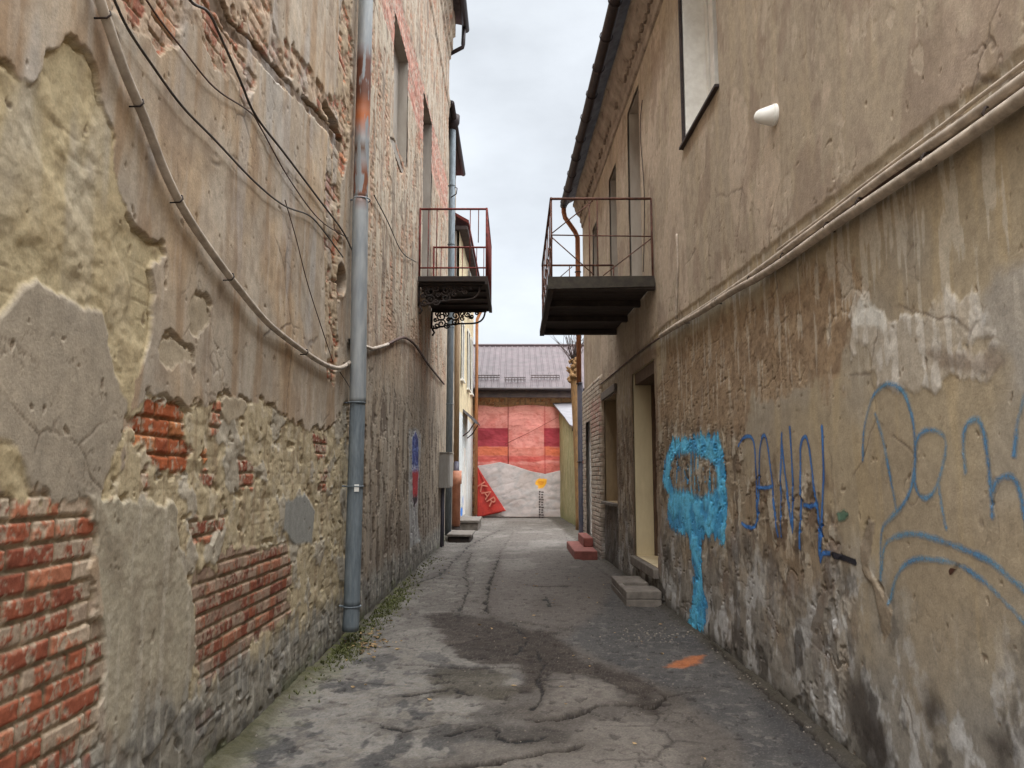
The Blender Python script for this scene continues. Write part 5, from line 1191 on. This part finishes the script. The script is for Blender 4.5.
# ================================================================== back building with its tarpaulins
bb = thing('back_building', 'long building under a mauve metal roof closing the end of the alley', 'building', (0.5, 31, 0))
YW = 29.5
def colW(w_):
    w_.c[:] = A(176, 138, 104); w_.bricks(np.ones(w_.U.shape, dtype=F32), 0.0, course=0.12, length=0.4, cover=0.62, seed=31, smear=A(184, 152, 116), hues=(A(168, 110, 76), A(150, 98, 70), A(186, 138, 96)), mort=A(150, 126, 100))
u_ = np.arange(-5, 7, 0.04); v_ = np.arange(-0.2, 4.7, 0.03); w_ = Surf(u_, v_, A(170, 130, 100)); colW(w_)
P = np.stack([w_.U, YW-w_.d, w_.V], -1); link('wall', grid_mesh('wall', P, w_.c, flip=False), M['wall'], bb)
MB().box(-5, 7, YW+0.05, YW+7, -0.2, 4.6).build('rear_body', M['reveal'], bb)
EZ = zb(388, 28.9); RIDGE = zb(346, 34.0)
x_ = np.arange(-6, 8.001, 0.0315); k = MB(); rows = [[], []]
prof_ = [0, 0.0, 0.022, 0.022, 0, 0.0, 0.0, 0]
for i, xx in enumerate(x_):
    h = prof_[i % 8]; rows[0].append((xx, 28.9, EZ+h)); rows[1].append((xx, 34.0, RIDGE+h))
k.sheet(rows); rf = k.build('roof', M['pinkroof'], bb)
k = MB(); k.hexa([(-6, 34.02, RIDGE), (8, 34.02, RIDGE), (8, 39, EZ), (-6, 39, EZ), (-6, 34.02, RIDGE+0.03), (8, 34.02, RIDGE+0.03), (8, 39, EZ+0.03), (-6, 39, EZ+0.03)]); k.build('rear_slope', M['pinkroof'], rf)
MB().tube([(-6, 34.0, RIDGE+0.03), (8, 34.0, RIDGE+0.03)], 0.07, 8).build('ridge_cap', M['pinkroof'], rf, True)
k = MB(); k.box(-6, 8, 28.92, 29.3, EZ-0.06, EZ-0.02); k.box(-6, 8, 28.95, 29.0, EZ-0.36, EZ-0.061); k.build('fascia', M['dark'], bb)  # dark colour puts the shade under the eave into these boards
MB().tube([(-6, 28.86, EZ-0.05), (8, 28.86, EZ-0.05)], 0.07, 10).build('gutter', M['gutter'], bb, True)
for (x0, x1, t) in ((-1.6, -0.6, 0.17), (-0.42, 0.42, 0.12), (0.62, 1.75, 0.17)):
    y = 28.9+5.1*t; z = EZ+(RIDGE-EZ)*t+0.06; k = MB()
    for dz in (0.03, 0.12): k.tube([(x0, y, z+dz), (x1, y, z+dz)], 0.018, 6)
    for xx in np.arange(x0+0.05, x1, 0.12): k.tube([(xx, y, z-0.05), (xx, y, z+0.13)], 0.010, 5)
    k.build('snow_guard', M['dark'], rf)
for a_, b_ in ((478, 507), (545, 566)):
    X0, X1 = PY(a_, 440, YW)[0], PY(b_, 440, YW)[0]; Z0, Z1 = PY(512, 447, YW)[1], PY(512, 427, YW)[1]
    o = MB().box(X0, X1, YW-0.02, YW+0.1, Z0, Z1).build('window', M['darkgap'], bb)
    k = MB()
    for xx in (X0+0.04, (X0+X1)/2, X1-0.04): k.box(xx-0.035, xx+0.035, YW-0.06, YW-0.022, Z0, Z1)
    k.build('frame', M['oldwood'], o)
# red netting
def cloth(name, x0, x1, topf, botf, y, wr, colfun, parent=None, nx=120, nz=110):
    u_ = np.linspace(x0, x1, nx).astype(F32); t_ = np.linspace(0, 1, nz).astype(F32); UU, TT = np.meshgrid(u_, t_)
    ZZ = botf(UU)*(1-TT)+topf(UU)*TT; d = wr(UU, ZZ); c = np.empty(UU.shape+(3,), dtype=F32); colfun(UU, ZZ, c)
    me = grid_mesh(name, np.stack([UU, y-d, ZZ], -1), c); o = link(name, me, M['net'] if name == 'net' else M['cloth'], parent)
    s_ = o.modifiers.new('thick', 'SOLIDIFY'); s_.thickness = 0.006; s_.offset = 1; return o
def tc(c, m, col): c += (A(*col)-c)*m[..., None]
fx = lambda p: PY(p, 440, 29)[0]; fz = lambda p: PY(512, p, 29)[1]
def redc(UU, ZZ, c):
    c[:] = A(208, 140, 130); n_ = fbm(UU*2, ZZ*2, 4, 111); tc(c, ss(0, 0.3, n_)*0.4, (184, 92, 84)); tc(c, ss(fz(424), fz(405), ZZ)*0.5, (206, 146, 130))
    for a, b in ((477, 508), (544, 562)):
        tc(c, ss(fx(a)-0.01, fx(a)+0.02, UU)*ss(fx(b)+0.02, fx(b)-0.02, UU)*ss(fz(447), fz(446), ZZ)*ss(fz(427), fz(428), ZZ)*0.9, (150, 44, 60))
    tc(c, ss(fz(456), fz(455), ZZ+0.05*n_)*ss(fz(446), fz(447.5), ZZ+0.05*n_)*0.8*(1-0.75*ss(fx(507), fx(510), UU)*ss(fx(546), fx(543), UU)), (206, 108, 68))
    tc(c, ss(fz(462), fz(460.5), ZZ+0.08*n_)*ss(fz(455), fz(456.5), ZZ+0.08*n_)*0.6, (190, 58, 52)); tc(c, ss(fz(462), fz(466), ZZ+0.1*n_)*0.5, (182, 70, 56))
    fold_shade = fbm(UU*1.2+ZZ*1.5, ZZ*5-UU*2, 4, 116); tc(c, (1-ss(0, 0.03, np.abs(fold_shade)))*0.45, (156, 60, 58)); hz = np.abs(((ZZ+0.04*n_)*2.3) % 1-0.5); tc(c, ss(0.46, 0.5, hz)*0.4, (168, 76, 70))  # fold lines: shade of creases painted into the net's colour
    for p in ((fx(508), 0.012), (fx(545), 0.010)): tc(c, ss(p[1]*2.2, p[1], np.abs(UU-p[0]))*0.6, (150, 44, 46))
def redw(UU, ZZ): 
    return 0.05*fbm(UU*1.6, ZZ*1.6, 3, 112)+0.018*np.abs(fbm(UU*4+2*ZZ, ZZ*9, 3, 113))+0.03*np.sin((UU*0.9-ZZ*1.1)*5)*fbm(UU, ZZ, 2, 114)
net = thing('safety_netting', 'red safety netting hung over the upper wall at the alley end', 'netting', (0.1, 29.2, 3))
cloth('net', fx(476), fx(561), lambda u: zb(404, 29.0)+0.04*np.sin(u*3)-0.05, lambda u: zb(474, 29.0)+0*u, 29.28, redw, redc, net)
k = MB(); k.tube([(fx(508), 29.2, zb(396, 29)), (fx(508)+0.01, 29.16, zb(467, 29))], 0.012, 6); k.build('tie_rope', M['redrust'], net, True)
k = MB(); k.tube([(fx(505), 29.16, zb(444, 29)), (fx(530), 29.15, zb(432, 29)), (fx(558), 29.18, zb(417, 29))], 0.010, 6); k.build('slanting_rope', M['redrust'], net, True)
def whw(UU, ZZ):
    return 0.05*fbm(UU*1.0, ZZ*1.0, 2, 121)+0.022*np.abs(fbm(UU*1.0+ZZ*0.8, ZZ*2.2-UU*0.9, 2, 122))+0.006*fbm(UU*5, ZZ*5, 2, 123)
def whc(UU, ZZ, c):
    c[:] = A(156, 150, 148); n_ = fbm(UU*1.5, ZZ*2.5, 4, 124); tc(c, ss(0, 0.3, n_)*0.45, (174, 158, 152)); tc(c, ss(-0.0, -0.3, n_)*0.3, (202, 184, 178))
    fold_shade = fbm(UU*0.9+ZZ*1.1, ZZ*3-UU*1.6, 4, 126); tc(c, (1-ss(0, 0.04, np.abs(fold_shade)))*0.35, (120, 110, 106))  # crease shade painted on the sheet as darker lines
    tc(c, ss(0.35, 0.0, ZZ)*0.25, (166, 150, 142))
    # yellow emblem and the column of dark lettering printed below it
    ex, ez = fx(541), zb(483, 29)
    r = np.sqrt(((UU-ex)/0.23)**2+((ZZ-ez)/0.21)**2)+0.35*fbm(UU*7, ZZ*7, 3, 125); tc(c, ss(1.0, 0.85, r), (214, 156, 52)); tc(c, ss(0.5, 0.3, r)*0.6, (196, 118, 40))
top_w = lambda u: np.interp(u, [fx(476), fx(490), fx(500), fx(515), fx(530), fx(545), fx(562)], [zb(p, 29.0) for p in (466, 464, 462, 466, 471, 474, 470)]).astype(F32)
tp = thing('white_tarpaulin', 'wrinkled off white tarpaulin with a yellow emblem covering the lower wall', 'tarpaulin', (0.1, 29, 1))
sheet_ = cloth('sheet', fx(476), fx(562), top_w, lambda u: 0*u+0.03, 29.12, whw, whc, tp, 150, 120)
# upright dark lettering (too small to read in the photograph): short bars in a column
k = MB(); ex = fx(541)
for i in range(11):
    z0 = zb(491, 29)-i*0.095; w0 = 0.13-0.03*(i % 3)
    yy = 28.995
    k.box(ex-0.09, ex-0.09+w0*0.5, yy, yy+0.008, z0-0.06, z0); k.box(ex+0.0, ex+0.02+w0*0.55, yy, yy+0.008, z0-0.065, z0-0.02)
k.build('print', M['dark'], tp)
# red triangular banner with lettering
bn = thing('red_banner', 'red triangular banner with pale letters hanging at the left of the white tarpaulin', 'banner', (-1.1, 28.95, 1))
A_ = PY(477, 466, 28.95); B_ = PY(477, 518, 28.95); C_ = PY(506, 511, 28.95)
rows = []
for i in range(25):
    t = i/24; l0 = (A_[0]+(B_[0]-A_[0])*t, A_[1]+(B_[1]-A_[1])*t); r0 = (A_[0]+(C_[0]-A_[0])*t, A_[1]+(C_[1]-A_[1])*t)
    rows.append([(l0[0]+(r0[0]-l0[0])*s, 28.95-0.02*math.sin(t*9+s*4)-0.015*math.sin(s*11), l0[1]+(r0[1]-l0[1])*s) for s in np.linspace(0, 1, 20)])
o = MB().sheet(rows).build('cloth', mat('red_banner_cloth', (170, 52, 42), (144, 42, 36), 3, 0.7, 0, 0.2), bn, True); o.modifiers.new('thick', 'SOLIDIFY').thickness = 0.006
cu = bpy.data.curves.new('lettering', 'FONT'); cu.body = 'KAR'; cu.size = 0.50; cu.extrude = 0.004; cu.align_x = 'CENTER'; cu.align_y = 'CENTER'
to = bpy.data.objects.new('lettering_tmp', cu); C.objects.link(to); bpy.context.view_layer.update()
me = bpy.data.meshes.new_from_object(to.evaluated_get(bpy.context.evaluated_depsgraph_get())); bpy.data.objects.remove(to)
cx_, cz_ = PY(486.5, 494, 28.9)
Mx = Matrix.Translation((cx_, 28.885, cz_)) @ Matrix.Rotation(math.radians(58), 4, 'Y') @ Matrix.Rotation(PI/2, 4, 'X')
me.transform(Mx); link('lettering', me, mat('pale_print', (184, 120, 100), (172, 96, 80), 4, 0.7, 0, 0.05), bn)
# ================================================================== olive shed
sh = thing('olive_shed', 'olive plastered shed with a swept pale metal roof at the right of the tarpaulin', 'shed', (2.6, 26, 0))
xs_ = lambda u_: (1.90-0.033*(u_-23.4)).astype(F32)
def colS(w_):
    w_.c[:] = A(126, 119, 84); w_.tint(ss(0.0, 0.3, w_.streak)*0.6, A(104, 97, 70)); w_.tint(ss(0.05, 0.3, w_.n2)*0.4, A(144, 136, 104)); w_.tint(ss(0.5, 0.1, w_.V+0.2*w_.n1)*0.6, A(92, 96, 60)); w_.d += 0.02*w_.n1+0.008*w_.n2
u_ = np.arange(23.4, 29.3, 0.05); v_ = np.linspace(0, 1, 90); w_ = Surf(u_, v_*3.6, A(1, 1, 1)); colS(w_)
def topz(y): return np.interp(y, [23.4, 24.4, 25.5, 27.0, 28.3, 29.4], [3.02, 3.12, 3.36, 3.72, 4.05, 4.3])
ZZ = -0.1 + (w_.V/3.6)*(topz(w_.U)+0.1)
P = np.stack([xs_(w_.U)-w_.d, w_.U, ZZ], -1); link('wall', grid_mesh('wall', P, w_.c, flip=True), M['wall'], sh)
MB().box(1.93, 4.5, 23.4, 23.5, -0.1, 3.0).build('front_wall', mat('olive_plaster', (126, 119, 84), (104, 97, 70), 3, 0.9, 0, 0.4), sh)
rows = []
for y in np.linspace(23.2, 29.4, 16):
    z = float(topz(y))+0.03; xe = 1.90-0.033*(y-23.4)
    rows.append([(xe-0.10-0.14*max(0, (y-26)/3.4), y, z), (3.0, y, z+0.05), (5.2, y, z+0.05)])
rows2 = [[(a, b, c+0.05) for a, b, c in r] for r in rows]
k = MB(); k.sheet(rows); k.sheet(rows2); k.sheet([[rows[0][i], rows2[0][i]] for i in range(3)]); k.sheet([[r[0], r2[0]] for r, r2 in zip(rows, rows2)])
k.build('roof', M['zinc'], sh)
k = MB(); k.tube([(1.74, 23.15, 3.0), (5.2, 23.15, 3.0)], 0.08, 10); k.tube([(1.82, 23.15, 2.98), (1.86, 23.2, 2.75), (1.95, 23.25, 2.6)], 0.06, 8); k.build('gutter', M['blackiron'], sh, True)

# ================================================================== sky and light: overcast
wd_ = bpy.data.worlds.new('World'); S.world = wd_; wd_.use_nodes = True
nt = wd_.node_tree; N = nt.nodes; L = nt.links; bg = N['Background']
SUN_EL, SUN_AZ = math.radians(48), math.radians(206)
sk = N.new('ShaderNodeTexSky'); sk.sky_type = 'NISHITA'; sk.sun_disc = False; sk.sun_elevation = SUN_EL; sk.sun_rotation = SUN_AZ; sk.dust_density = 3; sk.air_density = 1.2
tc_ = N.new('ShaderNodeTexCoord'); sp = N.new('ShaderNodeSeparateXYZ'); L.new(tc_.outputs['Generated'], sp.inputs[0])
# overcast gradient: unseen zenith boosted beyond a real cloud deck to light the walls
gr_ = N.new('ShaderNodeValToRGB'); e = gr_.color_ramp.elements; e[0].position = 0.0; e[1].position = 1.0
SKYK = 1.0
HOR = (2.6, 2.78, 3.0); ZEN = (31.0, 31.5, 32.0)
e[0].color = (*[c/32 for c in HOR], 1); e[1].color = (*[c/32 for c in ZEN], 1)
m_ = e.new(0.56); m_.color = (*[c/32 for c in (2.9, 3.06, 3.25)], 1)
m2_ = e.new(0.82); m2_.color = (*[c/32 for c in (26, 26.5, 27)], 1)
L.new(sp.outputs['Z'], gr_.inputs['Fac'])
ns = N.new('ShaderNodeTexNoise'); ns.inputs['Scale'].default_value = 3.2; ns.inputs['Detail'].default_value = 7; ns.inputs['Roughness'].default_value = 0.55
mp = N.new('ShaderNodeMapping'); mp.inputs['Scale'].default_value = (1, 1, 2.2); L.new(tc_.outputs['Generated'], mp.inputs['Vector']); L.new(mp.outputs[0], ns.inputs['Vector'])
mr = N.new('ShaderNodeMapRange'); mr.inputs['From Min'].default_value = 0.3; mr.inputs['From Max'].default_value = 0.7; mr.inputs['To Min'].default_value = 0.80*32; mr.inputs['To Max'].default_value = 1.10*32
L.new(ns.outputs['Fac'], mr.inputs['Value'])
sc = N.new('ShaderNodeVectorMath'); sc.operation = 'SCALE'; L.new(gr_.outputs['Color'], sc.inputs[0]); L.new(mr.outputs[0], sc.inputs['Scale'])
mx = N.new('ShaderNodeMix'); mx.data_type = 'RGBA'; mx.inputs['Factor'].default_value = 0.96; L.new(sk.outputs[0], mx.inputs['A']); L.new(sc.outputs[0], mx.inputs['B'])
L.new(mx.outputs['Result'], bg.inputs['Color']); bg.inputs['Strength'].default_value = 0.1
sl = bpy.data.lights.new('sun', 'SUN'); sl.energy = 1.5; sl.angle = math.radians(55); sl.color = (1, 0.97, 0.93)
so = bpy.data.objects.new('sun', sl); C.objects.link(so); so.location = (0, -10, 30)
d = Vector((math.sin(SUN_AZ)*math.cos(SUN_EL), math.cos(SUN_AZ)*math.cos(SUN_EL), math.sin(SUN_EL)))
so.rotation_euler = d.to_track_quat('Z', 'Y').to_euler()
S.view_settings.view_transform = 'Standard'; S.view_settings.look = 'None'; S.view_settings.gamma = 1; S.view_settings.exposure = 1.66
S.view_settings.use_curve_mapping = False
S.cycles.max_bounces = 8; S.cycles.diffuse_bounces = 6; S.cycles.transparent_max_bounces = 12
